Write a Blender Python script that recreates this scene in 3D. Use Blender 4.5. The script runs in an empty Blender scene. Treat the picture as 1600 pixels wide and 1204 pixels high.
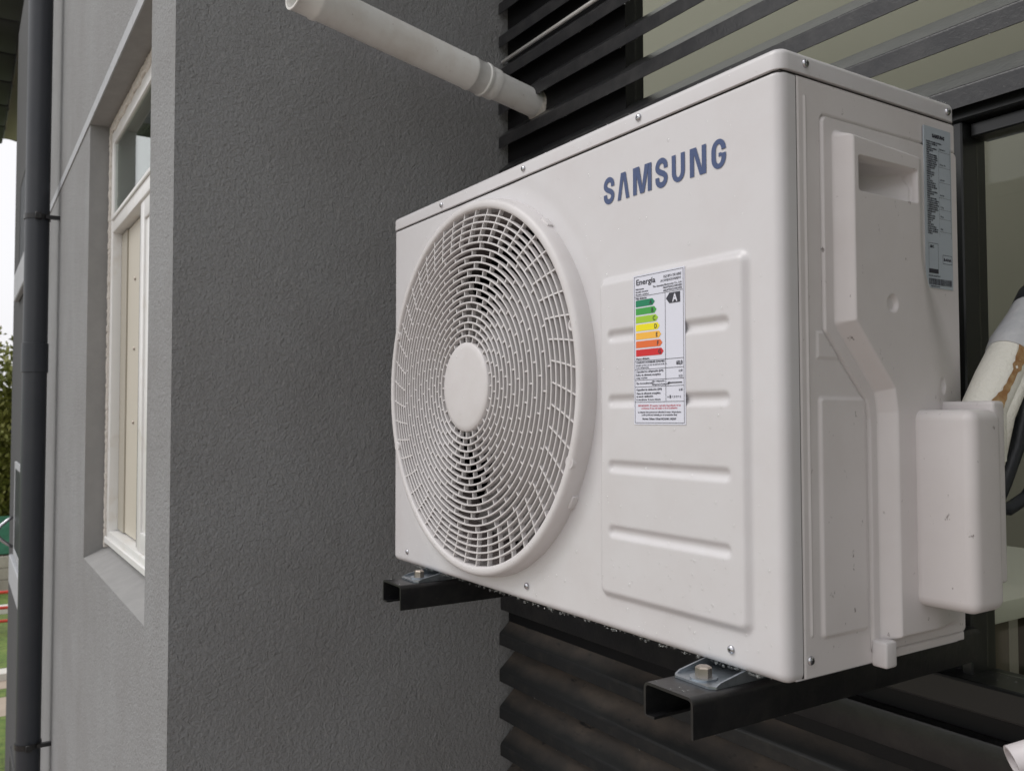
import bpy, bmesh, math, random
import numpy as np
from mathutils import Vector, Matrix
random.seed(7); rng = np.random.default_rng(7)
R = math.radians; PI = math.pi
S = bpy.context.scene; COL = S.collection

# ------------------------------------------------------------------ camera
cd = bpy.data.cameras.new('camera'); cam = bpy.data.objects.new('camera', cd); COL.objects.link(cam)
cam.location = (0.5716286, -0.6885733, 0.2649936)
cam.rotation_euler = (1.6069149, 0.0019926, 0.9998058)
cd.sensor_fit = 'HORIZONTAL'; cd.sensor_width = 36; cd.lens = 36*1345.85/1600
cd.clip_start = 0.02; cd.clip_end = 2000
cd.dof.use_dof = True; cd.dof.focus_distance = 1.15; cd.dof.aperture_fstop = 13
S.camera = cam

# ------------------------------------------------------------------ world, sun, exposure
w = bpy.data.worlds.new('World'); S.world = w; w.use_nodes = True
nt = w.node_tree; nt.nodes.clear()
out = nt.nodes.new('ShaderNodeOutputWorld'); bg = nt.nodes.new('ShaderNodeBackground')
sky = nt.nodes.new('ShaderNodeTexSky'); sky.sky_type = 'NISHITA'; sky.sun_disc = False
SUN_EL, SUN_AZ = R(52), R(205)
sky.sun_elevation = SUN_EL; sky.sun_rotation = SUN_AZ; sky.air_density = 1.0; sky.dust_density = 4.0
hs = nt.nodes.new('ShaderNodeHueSaturation'); hs.inputs['Saturation'].default_value = 0.12
gm = nt.nodes.new('ShaderNodeMix'); gm.data_type = 'RGBA'; gm.inputs[0].default_value = 0.75
gm.inputs['B'].default_value = (8.6, 8.55, 8.8, 1)
nt.links.new(sky.outputs[0], hs.inputs['Color']); nt.links.new(hs.outputs[0], gm.inputs['A'])
nt.links.new(gm.outputs['Result'], bg.inputs['Color']); bg.inputs['Strength'].default_value = 0.13
nt.links.new(bg.outputs[0], out.inputs['Surface'])
sl = bpy.data.lights.new('sun', 'SUN'); sl.energy = 0.9; sl.angle = R(35); sl.color = (1.0, .97, .93)
so = bpy.data.objects.new('sun', sl); COL.objects.link(so)
sd = Vector((math.sin(SUN_AZ)*math.cos(SUN_EL), math.cos(SUN_AZ)*math.cos(SUN_EL), math.sin(SUN_EL)))
so.rotation_euler = sd.to_track_quat('Z', 'Y').to_euler()
S.view_settings.view_transform = 'Standard'; S.view_settings.look = 'None'
S.view_settings.exposure = 0.0; S.view_settings.gamma = 1.0; S.view_settings.use_curve_mapping = False
S.render.engine = 'CYCLES'; S.cycles.max_bounces = 8; S.cycles.transparent_max_bounces = 8

# ------------------------------------------------------------------ materials
def mat(name, col, rough=.5, metal=0., noise=None, bump=None, spec=.5, alpha=None, coat=0.):
    m = bpy.data.materials.new(name); m.use_nodes = True
    t = m.node_tree; b = t.nodes['Principled BSDF']
    b.inputs['Base Color'].default_value = (*col, 1); b.inputs['Roughness'].default_value = rough
    b.inputs['Metallic'].default_value = metal; b.inputs['Specular IOR Level'].default_value = spec
    b.inputs['Coat Weight'].default_value = coat
    tc = t.nodes.new('ShaderNodeTexCoord')
    if noise:       # list of (col2, scale, lo, hi, stretch)
        prev = None
        for c2, sc, lo, hi, st in noise:
            mp = t.nodes.new('ShaderNodeMapping'); mp.inputs['Scale'].default_value = st
            t.links.new(tc.outputs['Object'], mp.inputs['Vector'])
            n = t.nodes.new('ShaderNodeTexNoise'); n.inputs['Scale'].default_value = sc; n.inputs['Detail'].default_value = 6
            n.inputs['Roughness'].default_value = .62
            t.links.new(mp.outputs[0], n.inputs['Vector'])
            mr = t.nodes.new('ShaderNodeMapRange'); mr.inputs['From Min'].default_value = lo; mr.inputs['From Max'].default_value = hi
            t.links.new(n.outputs['Fac'], mr.inputs['Value'])
            mx = t.nodes.new('ShaderNodeMix'); mx.data_type = 'RGBA'
            t.links.new(mr.outputs[0], mx.inputs[0])
            if prev is None: mx.inputs['A'].default_value = (*col, 1)
            else: t.links.new(prev, mx.inputs['A'])
            mx.inputs['B'].default_value = (*c2, 1); prev = mx.outputs['Result']
        t.links.new(prev, b.inputs['Base Color'])
    if bump:        # list of (scale, distance, kind)
        last = None
        for sc, dist, kind in bump:
            if kind == 'noise':
                n = t.nodes.new('ShaderNodeTexNoise'); n.inputs['Scale'].default_value = sc; n.inputs['Detail'].default_value = 4
                n.inputs['Distortion'].default_value = .6; o = n.outputs['Fac']
            elif kind == 'worm':
                n = t.nodes.new('ShaderNodeTexNoise'); n.inputs['Scale'].default_value = sc; n.inputs['Detail'].default_value = 2
                n.inputs['Distortion'].default_value = 1.6
                mm = t.nodes.new('ShaderNodeMapRange'); mm.interpolation_type = 'SMOOTHSTEP'
                mm.inputs['From Min'].default_value = .40; mm.inputs['From Max'].default_value = .62
                t.links.new(n.outputs['Fac'], mm.inputs['Value']); o = mm.outputs[0]
            else:
                n = t.nodes.new('ShaderNodeTexWave'); n.inputs['Scale'].default_value = sc; o = n.outputs['Fac']
            t.links.new(tc.outputs['Object'], n.inputs['Vector'])
            bp = t.nodes.new('ShaderNodeBump'); bp.inputs['Distance'].default_value = dist; bp.inputs['Strength'].default_value = 1
            t.links.new(o, bp.inputs['Height'])
            if last: t.links.new(last, bp.inputs['Normal'])
            last = bp.outputs[0]
        t.links.new(last, b.inputs['Normal'])
    return m
U3 = (1, 1, 1)
M = {}
M['cream'] = mat('cream_enamel', (.66, .645, .655), .27, noise=[((.63, .605, .61), 9, .45, .75, U3)], bump=[(14, .0006, 'noise')])
M['cream_side'] = mat('cream_enamel_scuffed', (.70, .665, .66), .4,
                      noise=[((.65, .61, .60), 8, .4, .75, U3), ((.20, .17, .16), 90, .665, .72, (1, 1, .6))], bump=[(14, .0005, 'noise')])
M['cream_plastic'] = mat('cream_plastic', (.68, .655, .655), .42, noise=[((.64, .61, .605), 20, .45, .75, U3)])
M['shroud'] = mat('grey_plastic', (.20, .17, .165), .5)
M['blade'] = mat('fan_plastic', (.15, .14, .135), .45)
M['coil'] = mat('dark_interior', (.015, .015, .017), .6)
M['stucco'] = mat('grey_stucco', (.290, .294, .298), .85,
                  noise=[((.245, .243, .243), 2.5, .4, .7, U3), ((.225, .222, .22), 170, .52, .66, U3), ((.33, .325, .32), 95, .58, .72, U3)],
                  bump=[(105, .0042, 'noise'), (230, .0022, 'noise'), (2.2, .008, 'noise')])
M['stucco_fine'] = M['stucco']
M['smooth_render'] = mat('smooth_grey_render', (.265, .262, .258), .8, noise=[((.30, .295, .29), 14, .4, .7, U3)], bump=[(90, .0006, 'noise')])
M['pale_strip'] = mat('pale_grey_strip', (.42, .43, .45), .6, noise=[((.33, .34, .35), 30, .5, .7, U3)])
M['filler'] = mat('mortar_filler', (.66, .62, .57), .9, noise=[((.50, .45, .39), 60, .5, .7, U3)], bump=[(120, .003, 'noise')])
M['pvc'] = mat('white_pvc', (.80, .795, .78), .3, noise=[((.70, .66, .60), 12, .55, .8, U3)])
M['pvc_in'] = mat('beige_pvc_track', (.55, .51, .43), .5)
M['pipe_pvc'] = mat('drain_pvc', (.82, .81, .78), .35, noise=[((.70, .66, .61), 10, .5, .8, U3), ((.30, .24, .19), 60, .66, .78, U3)])
M['pipe_white'] = mat('white_conduit', (.66, .62, .63), .4)
M['slat'] = mat('black_slat_paint', (.022, .022, .024), .30,
                noise=[((.045, .044, .044), 28, .42, .75, U3), ((.17, .165, .155), 190, .67, .8, U3)], bump=[(150, .0005, 'noise')])
M['slat_dusty_shaded'] = mat('dusty_shaded_slat_paint', (.072, .062, .055), .7,
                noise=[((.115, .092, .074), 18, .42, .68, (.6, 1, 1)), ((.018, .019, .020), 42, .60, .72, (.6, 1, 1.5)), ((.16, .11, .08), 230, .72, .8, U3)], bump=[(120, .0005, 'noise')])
_t = M['slat_dusty_shaded'].node_tree; _b = _t.nodes['Principled BSDF']; _l = _b.inputs['Base Color'].links[0].from_socket
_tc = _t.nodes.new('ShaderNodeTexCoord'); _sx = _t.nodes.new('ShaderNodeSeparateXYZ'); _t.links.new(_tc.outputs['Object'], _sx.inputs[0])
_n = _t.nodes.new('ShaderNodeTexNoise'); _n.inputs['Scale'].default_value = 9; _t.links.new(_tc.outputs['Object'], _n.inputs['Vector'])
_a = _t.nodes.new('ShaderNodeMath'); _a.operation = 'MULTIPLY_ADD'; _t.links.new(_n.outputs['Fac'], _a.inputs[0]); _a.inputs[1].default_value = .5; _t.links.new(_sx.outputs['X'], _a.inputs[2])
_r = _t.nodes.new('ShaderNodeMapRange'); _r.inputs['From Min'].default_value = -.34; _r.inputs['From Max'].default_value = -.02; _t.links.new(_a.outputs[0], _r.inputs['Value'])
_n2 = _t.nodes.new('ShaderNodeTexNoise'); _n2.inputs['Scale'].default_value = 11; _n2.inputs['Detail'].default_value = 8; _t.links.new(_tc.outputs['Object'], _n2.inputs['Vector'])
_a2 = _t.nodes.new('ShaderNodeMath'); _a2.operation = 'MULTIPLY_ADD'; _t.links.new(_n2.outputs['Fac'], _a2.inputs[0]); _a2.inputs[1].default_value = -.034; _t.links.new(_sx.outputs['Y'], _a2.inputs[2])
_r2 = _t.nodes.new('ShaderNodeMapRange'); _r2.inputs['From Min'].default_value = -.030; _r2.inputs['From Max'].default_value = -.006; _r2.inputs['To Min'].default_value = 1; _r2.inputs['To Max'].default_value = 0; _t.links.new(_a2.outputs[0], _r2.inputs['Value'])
_mx = _t.nodes.new('ShaderNodeMath'); _mx.operation = 'MAXIMUM'; _t.links.new(_r.outputs[0], _mx.inputs[0]); _t.links.new(_r2.outputs[0], _mx.inputs[1])   # dust washed off along the drip edge
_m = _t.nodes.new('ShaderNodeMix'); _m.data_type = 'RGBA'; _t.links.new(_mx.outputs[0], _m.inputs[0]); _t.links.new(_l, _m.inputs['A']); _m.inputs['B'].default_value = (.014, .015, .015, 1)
_t.links.new(_m.outputs['Result'], _b.inputs['Base Color'])   # shade at the right end painted near-black over the dust
M['slat_low'] = mat('dusty_slat_lip', (.016, .017, .018), .45,
                noise=[((.030, .029, .027), 45, .5, .7, (.6, 1, 1)), ((.22, .19, .15), 300, .71, .8, U3)], bump=[(120, .0005, 'noise')])
M['black'] = mat('black_steel', (.012, .012, .013), .33, noise=[((.024, .023, .022), 30, .45, .7, U3), ((.10, .075, .055), 160, .69, .75, U3)], bump=[(90, .0004, 'noise')])
M['black_matt'] = mat('black_board', (.008, .008, .009), .5, spec=.25)
M['frame_black'] = mat('black_window_frame', (.012, .013, .013), .3)
M['zinc'] = mat('galvanised_steel', (.42, .46, .50), .32, .9, noise=[((.28, .31, .34), 60, .4, .7, U3)])
M['bolt'] = mat('dull_bolt', (.42, .37, .32), .38, .9)
M['screw'] = mat('chrome_screw', (.55, .55, .58), .22, 1.)
M['hole'] = mat('dark_recess', (.04, .036, .034), .7)
M['logo'] = mat('logo_blue', (.045, .075, .185), .35)
M['paper'] = mat('label_paper', (.74, .75, .84), .35)
M['ink'] = mat('label_ink', (.035, .035, .05), .5)
M['ink_red'] = mat('label_red_ink', (.55, .10, .13), .5)
M['plate'] = mat('rating_foil', (.44, .49, .54), .35)
M['drop'] = None
M['downpipe'] = mat('charcoal_gutter_pvc', (.030, .034, .042), .42, noise=[((.038, .041, .048), 5, .4, .7, U3)])
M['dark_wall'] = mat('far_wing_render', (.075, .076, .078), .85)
M['curtain_wall'] = mat('room_wall', (.55, .54, .465), .8)
M['room_dark'] = mat('room_dark_panel', (.10, .085, .06), .6)
M['room_floor'] = mat('room_floor_wood', (.30, .26, .20), .5)
M['desk'] = mat('desk_top_white', (.62, .62, .55), .5)
M['foam'] = mat('white_foam_sleeve', (.82, .80, .72), .7, bump=[(260, .0012, 'noise')])
M['foam_torn'] = mat('torn_foam_core', (.30, .15, .055), .7, noise=[((.45, .32, .16), 90, .4, .7, U3)])
M['wrap'] = mat('grey_tape', (.50, .51, .53), .35, noise=[((.60, .60, .61), 40, .4, .7, U3)], bump=[(80, .0012, 'noise')])
M['rubber'] = mat('black_rubber', (.016, .018, .022), .42, bump=[(120, .0006, 'noise')])
M['grass'] = mat('grass', (.10, .17, .03), .9, noise=[((.17, .22, .05), 3.5, .4, .65, U3), ((.06, .10, .02), 11, .5, .65, U3), ((.08, .09, .03), .25, .5, .7, U3)])
M['path'] = mat('sand_path', (.42, .35, .28), .9, noise=[((.34, .28, .22), 1.5, .4, .7, U3)])
M['kerb'] = mat('white_kerb', (.62, .60, .55), .8)
M['concrete'] = mat('concrete_panel', (.42, .38, .33), .9, noise=[((.30, .27, .23), 3, .4, .7, U3)])
M['green_mesh'] = mat('green_netting', (.05, .20, .13), .7, noise=[((.03, .13, .08), 6, .4, .7, U3)])
M['red'] = mat('red_paint', (.60, .05, .03), .4)
M['bark'] = mat('bark', (.09, .07, .05), .9)
M['leaf'] = mat('leaf', (.11, .125, .02), .7, noise=[((.17, .165, .03), 1.2, .35, .65, U3)])
M['tile'] = mat('dark_roof_sheet', (.035, .036, .04), .5)
M['soffit'] = mat('beige_soffit', (.40, .36, .30), .7)
M['roof_beige'] = mat('far_house_render', (.40, .37, .33), .85)
M['gl'] = None
def glass_mat(name, tint, rough=.02):
    m = bpy.data.materials.new(name); m.use_nodes = True; b = m.node_tree.nodes['Principled BSDF']
    b.inputs['Base Color'].default_value = (*tint, 1); b.inputs['Transmission Weight'].default_value = 1
    b.inputs['Roughness'].default_value = rough; b.inputs['IOR'].default_value = 1.45
    return m
def pane_mat(name, tint, ior=1.6):
    # thin single sheet: fresnel mix of see-through and mirror
    m = bpy.data.materials.new(name); m.use_nodes = True; t = m.node_tree; t.nodes.clear()
    o = t.nodes.new('ShaderNodeOutputMaterial'); mx = t.nodes.new('ShaderNodeMixShader')
    tr = t.nodes.new('ShaderNodeBsdfTransparent'); tr.inputs[0].default_value = (*tint, 1)
    g = t.nodes.new('ShaderNodeBsdfGlossy'); g.inputs['Roughness'].default_value = .015
    g.inputs['Color'].default_value = (.92, .95, .93, 1)
    f = t.nodes.new('ShaderNodeFresnel'); geo = t.nodes.new('ShaderNodeNewGeometry'); sw = t.nodes.new('ShaderNodeMapRange')
    sw.inputs['To Min'].default_value = ior; sw.inputs['To Max'].default_value = 1/ior     # same reflectance from both sides of the thin pane
    t.links.new(geo.outputs['Backfacing'], sw.inputs['Value']); t.links.new(sw.outputs[0], f.inputs['IOR'])
    t.links.new(f.outputs[0], mx.inputs[0]); t.links.new(tr.outputs[0], mx.inputs[1]); t.links.new(g.outputs[0], mx.inputs[2])
    t.links.new(mx.outputs[0], o.inputs[0]); return m
M['pane'] = pane_mat('window_glass', (.72, .76, .74), 2.6); M['pane_back'] = pane_mat('rear_window_glass', (.93, .94, .90), 1.30)
M['drop'] = pane_mat('water', (1, 1, 1), 1.75)
def flat(name, col): M[name] = mat(name, col, .45); return M[name]
for n, c in [('arrow_a', (.0, .22, .10)), ('arrow_b', (.05, .36, .06)), ('arrow_c', (.36, .60, .03)), ('arrow_d', (.90, .78, .0)),
             ('arrow_e', (.95, .50, .06)), ('arrow_f', (.80, .16, .03)), ('arrow_g', (.65, .015, .02))]: flat(n, c)

# ------------------------------------------------------------------ mesh helpers
def link(name, me, parent=None, smooth=False, kind=None, label=None):
    o = bpy.data.objects.new(name, me); COL.objects.link(o)
    if parent: o.parent = parent
    if smooth:
        me.polygons.foreach_set('use_smooth', [True]*len(me.polygons))
    if kind: o['kind'] = kind
    if label: o['label'] = label
    return o
def thing(name, label, cat, loc=(0, 0, 0), group=None):
    o = bpy.data.objects.new(name, None); COL.objects.link(o); o.empty_display_size = .05
    o['label'] = label; o['category'] = cat
    if group: o['group'] = group
    ORG[o.name] = Vector(loc); o.location = loc
    return o
ORG = {}
def tag(o, label, cat, group=None):
    o['label'] = label; o['category'] = cat
    if group: o['group'] = group
    return o
class MB:
    def __init__(s): s.v = []; s.f = []; s.mi = []; s.cur = 0
    def add(s, vs, fs):
        n = len(s.v); s.v += [tuple(v) for v in vs]; s.f += [tuple(n+i for i in f) for f in fs]; s.mi += [s.cur]*len(fs)
    def box(s, x0, x1, y0, y1, z0, z1):
        s.add([(x0,y0,z0),(x1,y0,z0),(x1,y1,z0),(x0,y1,z0),(x0,y0,z1),(x1,y0,z1),(x1,y1,z1),(x0,y1,z1)],
              [(0,3,2,1),(4,5,6,7),(0,1,5,4),(1,2,6,5),(2,3,7,6),(3,0,4,7)])
    def rbox(s, x0, x1, y0, y1, z0, z1, r=.005, seg=3):
        bm = bmesh.new(); bmesh.ops.create_cube(bm, size=1)
        for v in bm.verts: v.co = Vector(((x0+x1)/2+v.co.x*(x1-x0), (y0+y1)/2+v.co.y*(y1-y0), (z0+z1)/2+v.co.z*(z1-z0)))
        bmesh.ops.bevel(bm, geom=bm.edges[:], offset=r, segments=seg, affect='EDGES', profile=.5)
        bm.verts.index_update(); s.add([v.co[:] for v in bm.verts], [[v.index for v in f.verts] for f in bm.faces]); bm.free()
    def tube(s, pts, r, n=16, caps=True, radii=None):
        pts = [Vector(p) for p in pts]; rings = []; up = None
        for i, p in enumerate(pts):
            t = (pts[min(i+1, len(pts)-1)]-pts[max(i-1, 0)]).normalized()
            if up is None: up = Vector((0,0,1)) if abs(t.z) < .9 else Vector((1,0,0))
            a = t.cross(up).normalized(); b = a.cross(t).normalized(); up = b
            rr = radii[i] if radii else r
            rings.append([p+(a*math.cos(k*2*PI/n)+b*math.sin(k*2*PI/n))*rr for k in range(n)])
        vs = [v for q in rings for v in q]; fs = []
        for i in range(len(pts)-1):
            for k in range(n): fs.append((i*n+k, i*n+(k+1)%n, (i+1)*n+(k+1)%n, (i+1)*n+k))
        if caps: fs.append(tuple(range(n-1,-1,-1))); fs.append(tuple((len(pts)-1)*n+k for k in range(n)))
        s.add(vs, fs)
    def lathe(s, prof, o, axis, n=64, close=False):
        # prof: list of (radius, height along axis); o origin; axis unit vector
        ax = Vector(axis).normalized(); a = ax.orthogonal().normalized(); b = ax.cross(a); o = Vector(o); vs = []; fs = []
        for r, h in prof:
            for k in range(n): vs.append(o+ax*h+(a*math.cos(k*2*PI/n)+b*math.sin(k*2*PI/n))*max(r, 1e-5))
        m = len(prof)
        for i in range(m-1):
            for k in range(n): fs.append((i*n+k, i*n+(k+1)%n, (i+1)*n+(k+1)%n, (i+1)*n+k))
        s.add(vs, fs)
    def prism(s, poly, fn, h0, h1):
        # poly 2-D ccw, fn(u, v, h) -> point
        n = len(poly); vs = [fn(u, v, h0) for u, v in poly]+[fn(u, v, h1) for u, v in poly]
        fs = [tuple(range(n)), tuple(range(2*n-1, n-1, -1))]+[(i, (i+1)%n, n+(i+1)%n, n+i) for i in range(n)]
        s.add(vs, fs)
    def build(s, name, m, parent=None, smooth=False, kind=None, label=None, auto=None, fix=True):
        me = bpy.data.meshes.new(name); me.from_pydata(s.v, [], s.f); me.validate(); 
        ms = m if isinstance(m, (list, tuple)) else [m]
        for x in ms: me.materials.append(x)
        if len(ms) > 1 and len(s.mi) == len(me.polygons): me.polygons.foreach_set('material_index', s.mi)
        if fix:
            bm = bmesh.new(); bm.from_mesh(me); bmesh.ops.recalc_face_normals(bm, faces=bm.faces[:]); bm.to_mesh(me); bm.free()
        o = link(name, me, None, smooth or auto is not None, kind, label)
        if parent:
            me.transform(Matrix.Translation(-root_org(parent))); o.parent = parent
        if auto is not None: sharp(me, auto)
        return o
def root_org(p):
    while p.parent: p = p.parent
    return ORG.get(p.name, Vector((0,0,0)))
def sharp(me, deg):
    bm = bmesh.new(); bm.from_mesh(me); lim = R(deg)
    for e in bm.edges: e.smooth = not (len(e.link_faces) != 2 or e.calc_face_angle(0) > lim)
    for f in bm.faces: f.smooth = True
    bm.to_mesh(me); bm.free()
def boxo(name, m, parent, *b, r=0, seg=2, label=None):
    q = MB(); q.rbox(*b, r, seg) if r else q.box(*b); return q.build(name, m, parent, auto=35 if r else None, label=label)
def textmb(mb, txt, size, place, bold=0., align='LEFT', sx=1., res=2):
    # place(u, v) -> 3-D point
    cu = bpy.data.curves.new('t', 'FONT'); cu.body = txt; cu.size = size; cu.offset = bold*size; cu.align_x = align; cu.resolution_u = res
    o = bpy.data.objects.new('t', cu); COL.objects.link(o)
    dg = bpy.context.evaluated_depsgraph_get(); me = bpy.data.meshes.new_from_object(o.evaluated_get(dg))
    vs = [place(v.co.x*sx, v.co.y) for v in me.vertices]; fs = [tuple(p.vertices) for p in me.polygons]
    mb.add(vs, fs); bpy.data.objects.remove(o); bpy.data.curves.remove(cu); bpy.data.meshes.remove(me)

# ================================================================== SETTING
GZ = -4.6
q = MB(); q.box(-400, 60, -200, 300, GZ-.5, GZ); g = q.build('ground', M['grass']); g['kind'] = 'structure'
def strip(name, m, x0, x1, z0, z1, kind=True, y0=-14, y1=16):
    q = MB(); q.box(x0, x1, y0, y1, z0, z1); o = q.build(name, m)
    if kind: o['kind'] = 'structure'
    return o
strip('path', M['path'], -17.0, -15.9, GZ-.05, GZ+.004)
strip('kerb', M['kerb'], -18.5, -18.1, GZ, GZ+.13)
strip('paved_yard', mat('brick_paving', (.345, .285, .25), .9, noise=[((.27, .22, .19), 2, .4, .7, U3)]), -13.2, 12, GZ-.05, GZ+.02, y0=-60, y1=3)
strip('kerb', M['kerb'], -24.8, -24.4, GZ, GZ+.16)
strip('path', M['path'], -18.1, -17.55, GZ-.05, GZ+.006)

# --- boundary wall of concrete panels with green netting above
bw = thing('boundary_wall', 'low concrete panel wall with green netting behind the lawn', 'garden wall', (-27.6, 0, GZ))
for k in range(12):
    y0 = -11+k*2.0
    for j in range(3):
        q = MB(); q.rbox(-27.62, -27.5, y0+.06, y0+1.94, GZ+.01+j*.33, GZ+.33+j*.33, .012, 1); q.build('panel', M['concrete'], bw)
    q = MB(); q.box(-27.66, -27.44, y0-.06, y0+.058, GZ, GZ+1.04); q.build('post', M['concrete'], bw)
q = MB(); q.box(-27.6, -27.57, -11, 13, GZ+1.05, GZ+2.1); q.build('netting', M['green_mesh'], bw)

# --- trees beyond the lawn
def make_tree(label, x, y, h, rad, seed):
    rs = np.random.default_rng(seed); t = thing('tree', label, 'tree', (x, y, GZ), 'trees beyond the lawn')
    q = MB(); q.tube([(x, y, GZ), (x+.1, y, GZ+h*.3), (x, y+.1, GZ+h*.75)], .2, 10, radii=[.28, .2, .06])
    for k in range(7):
        a = k*.9; z = GZ+h*(.28+.06*k); q.tube([(x, y, z), (x+math.cos(a)*rad*.7, y+math.sin(a)*rad*.7, z+rad*.5)], .05, 6, radii=[.09, .02])
    q.build('trunk', M['bark'], t, smooth=True)
    c = MB(); N = 16000
    cl = rs.normal(size=(60, 3)); cl /= np.linalg.norm(cl, axis=1)[:, None]; cl *= (rs.random((60, 1))**.4)*rad*.85
    for i in range(N):
        b = cl[rs.integers(60)]; p = b+rs.normal(size=3)*rad*.16
        pz = GZ+h*.58+p[2]*1.35*h/(2.6*rad)
        if pz < GZ+.5: continue
        P = Vector((x+p[0], y+p[1], pz)); d1 = Vector(rs.normal(size=3)).normalized(); d2 = d1.orthogonal().normalized(); s_ = .07+.07*rs.random()
        c.add([P-d1*s_, P+d2*s_*.6, P+d1*s_, P-d2*s_*.6], [(0, 1, 2, 3)])
    c.build('crown', M['leaf'], t, fix=False)
make_tree('tall olive-green tree rising behind the netting, nearest the roof edge', -33.5, .8, 6.9, 2.6, 1)
make_tree('rounded tree far to the left of the tall one beyond the netting', -36, -14, 6.4, 2.6, 2)
make_tree('far bushy tree partly hidden by the grey wing', -39, 4.2, 7.4, 3.0, 3)

# --- red play frame on the lawn
pf = thing('play_frame', 'red tubular play frame standing on the lawn between the kerbs', 'play frame', (-22, .1, GZ))
for yy in (-.5, .9):
    q = MB(); q.tube([(-22.6, yy, GZ), (-22.3, yy, GZ+.9), (-21.7, yy, GZ+.9), (-21.4, yy, GZ)], .045, 10); q.build('side_frame', M['red'], pf, smooth=True)
for zz in (.25, .55, .9):
    q = MB(); q.tube([(-22.3+.0*zz, -.5, GZ+zz), (-22.3, .9, GZ+zz)], .035, 8); q.build('rung', M['red'], pf, smooth=True)

# ------------------------------------------------------------------ left wing of the building
XW = -1.266; YW = -.3273; TOP = 3.4; FAR = -7.47
lw = thing('house_wing', 'grey stuccoed wing of the house with a white window in its lit face', 'building', (XW-.3, -.2, GZ))
OX0, OX1, OZ0, OZ1 = -2.65, -1.53, -.205, 1.262
q = MB()
# window face as a panel with an opening (one sheet, reveals turned in)
def quad(mb, a, b, c, d): mb.add([a, b, c, d], [(0, 1, 2, 3)])
xs = [-4.32, OX0, OX1, XW]; zs = [GZ, OZ0, OZ1, TOP]
q.cur = 0
for i in range(3):
    for j in range(3):
        if i == 1 and j == 1: continue
        quad(q, (xs[i], YW, zs[j]), (xs[i+1], YW, zs[j]), (xs[i+1], YW, zs[j+1]), (xs[i], YW, zs[j+1]))
q.build('wall_face', M['stucco_fine'], lw, fix=False)
q = MB()
quad(q, (XW, YW, GZ), (XW, .56, GZ), (XW, .56, TOP), (XW, YW, TOP))
quad(q, (XW, YW, TOP), (XW, .56, TOP), (FAR, .56, TOP), (FAR, YW, TOP))
q.build('wall_face', M['stucco'], lw, fix=False)
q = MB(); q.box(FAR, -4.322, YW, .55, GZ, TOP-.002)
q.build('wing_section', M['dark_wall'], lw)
YF = -.262
q = MB()      # reveals
quad(q, (OX0, YW, OZ0), (OX0, YW, OZ1), (OX0, YF+.03, OZ1), (OX0, YF+.03, OZ0+.04))
quad(q, (OX1, YW, OZ0), (OX1, YF+.03, OZ0+.04), (OX1, YF+.03, OZ1), (OX1, YW, OZ1))
quad(q, (OX0, YW, OZ1), (OX1, YW, OZ1), (OX1, YF+.03, OZ1), (OX0, YF+.03, OZ1))
q.build('reveal', M['smooth_render'], lw, fix=False)
q = MB(); q.add([(OX0, YW, OZ0), (OX1, YW, OZ0), (OX1, YF+.03, OZ0+.045), (OX0, YF+.03, OZ0+.045)], [(0, 1, 2, 3)])
q.build('sill', M['smooth_render'], lw, fix=False)
# pale lintel strip running on to the corner
q = MB(); q.box(-4.32, XW-.004, YW-.004, YW+.002, 1.2635, 1.299); q.build('lintel_strip', M['pale_strip'], lw)
# corner bead beside the downpipe
q = MB(); q.box(-4.36, -4.30, YW-.006, YW+.002, GZ, TOP-.005); q.build('joint_bead', M['pale_strip'], lw)

# window (part) > frame, sashes, panes
def ring(mb, x0, x1, z0, z1, wd, y0, y1):
    mb.rbox(x0, x0+wd, y0, y1, z0, z1, .004, 2); mb.rbox(x1-wd, x1, y0, y1, z0, z1, .004, 2)
    mb.rbox(x0+wd, x1-wd, y0, y1, z0, z0+wd, .004, 2); mb.rbox(x0+wd, x1-wd, y0, y1, z1-wd, z1, .004, 2)
WX0, WX1, WZ0, WZ1 = OX0+.022, OX1-.012, -.158, 1.235
q = MB()
for i in range(150):      # rough cream mortar round the frame
    z = OZ0+.04+(OZ1-OZ0-.06)*i/149; q.rbox(OX0+.001, OX0+.027+.002*math.sin(i*.31)+random.uniform(-.0012, .0012), YF-.006+random.uniform(-.0015, .0015), YF+.05, z-.007, z+.007, .002, 1)
for i in range(120):
    x = OX0+.02+(OX1-OX0-.03)*i/119; q.rbox(x-.007, x+.007, YF-.006+random.uniform(-.0015, .0015), YF+.05, OZ1-.031+.006*math.sin(i*.4)+random.uniform(-.003, .003), OZ1-.001, .004, 1)
q.build('mortar_edge', M['filler'], lw, kind='stuff')
q = MB(); ring(q, WX0, WX1, WZ0, WZ1, .045, YF, YF+.07); q.rbox(WX0+.045, WX1-.045, YF, YF+.07, .885, .945, .004, 2)
q.rbox(WX0+.045, WX1-.045, YF-.006, YF+.0, .925, .938, .002, 1)
q.rbox(WX0+.010, WX1-.010, YF-.008, YF+.0, WZ0+.004, WZ0+.026, .003, 1)
win = q.build('window', M['pvc'], lw, auto=30)
q = MB(); q.box(WX0+.045, WX1-.045, YF+.007, YF+.011, .945, WZ1-.045); q.build('pane', M['pane'], win)
q = MB(); ring(q, WX0+.045, -2.02, WZ0+.047, .883, .048, YF+.045, YF+.068); q.build('sash', M['pvc'], win, auto=30)
q = MB(); q.box(WX0+.093, -2.068, YF+.055, YF+.059, WZ0+.095, .835); q.build('pane', M['pane'], win)
q = MB(); ring(q, -2.085, WX1-.047, WZ0+.047, .883, .055, YF+.006, YF+.036); q.rbox(-2.03, -1.955, YF+.012, YF+.036, WZ0+.102, .828, .004, 2); q.build('sash', M['pvc'], win, auto=30)
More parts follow.
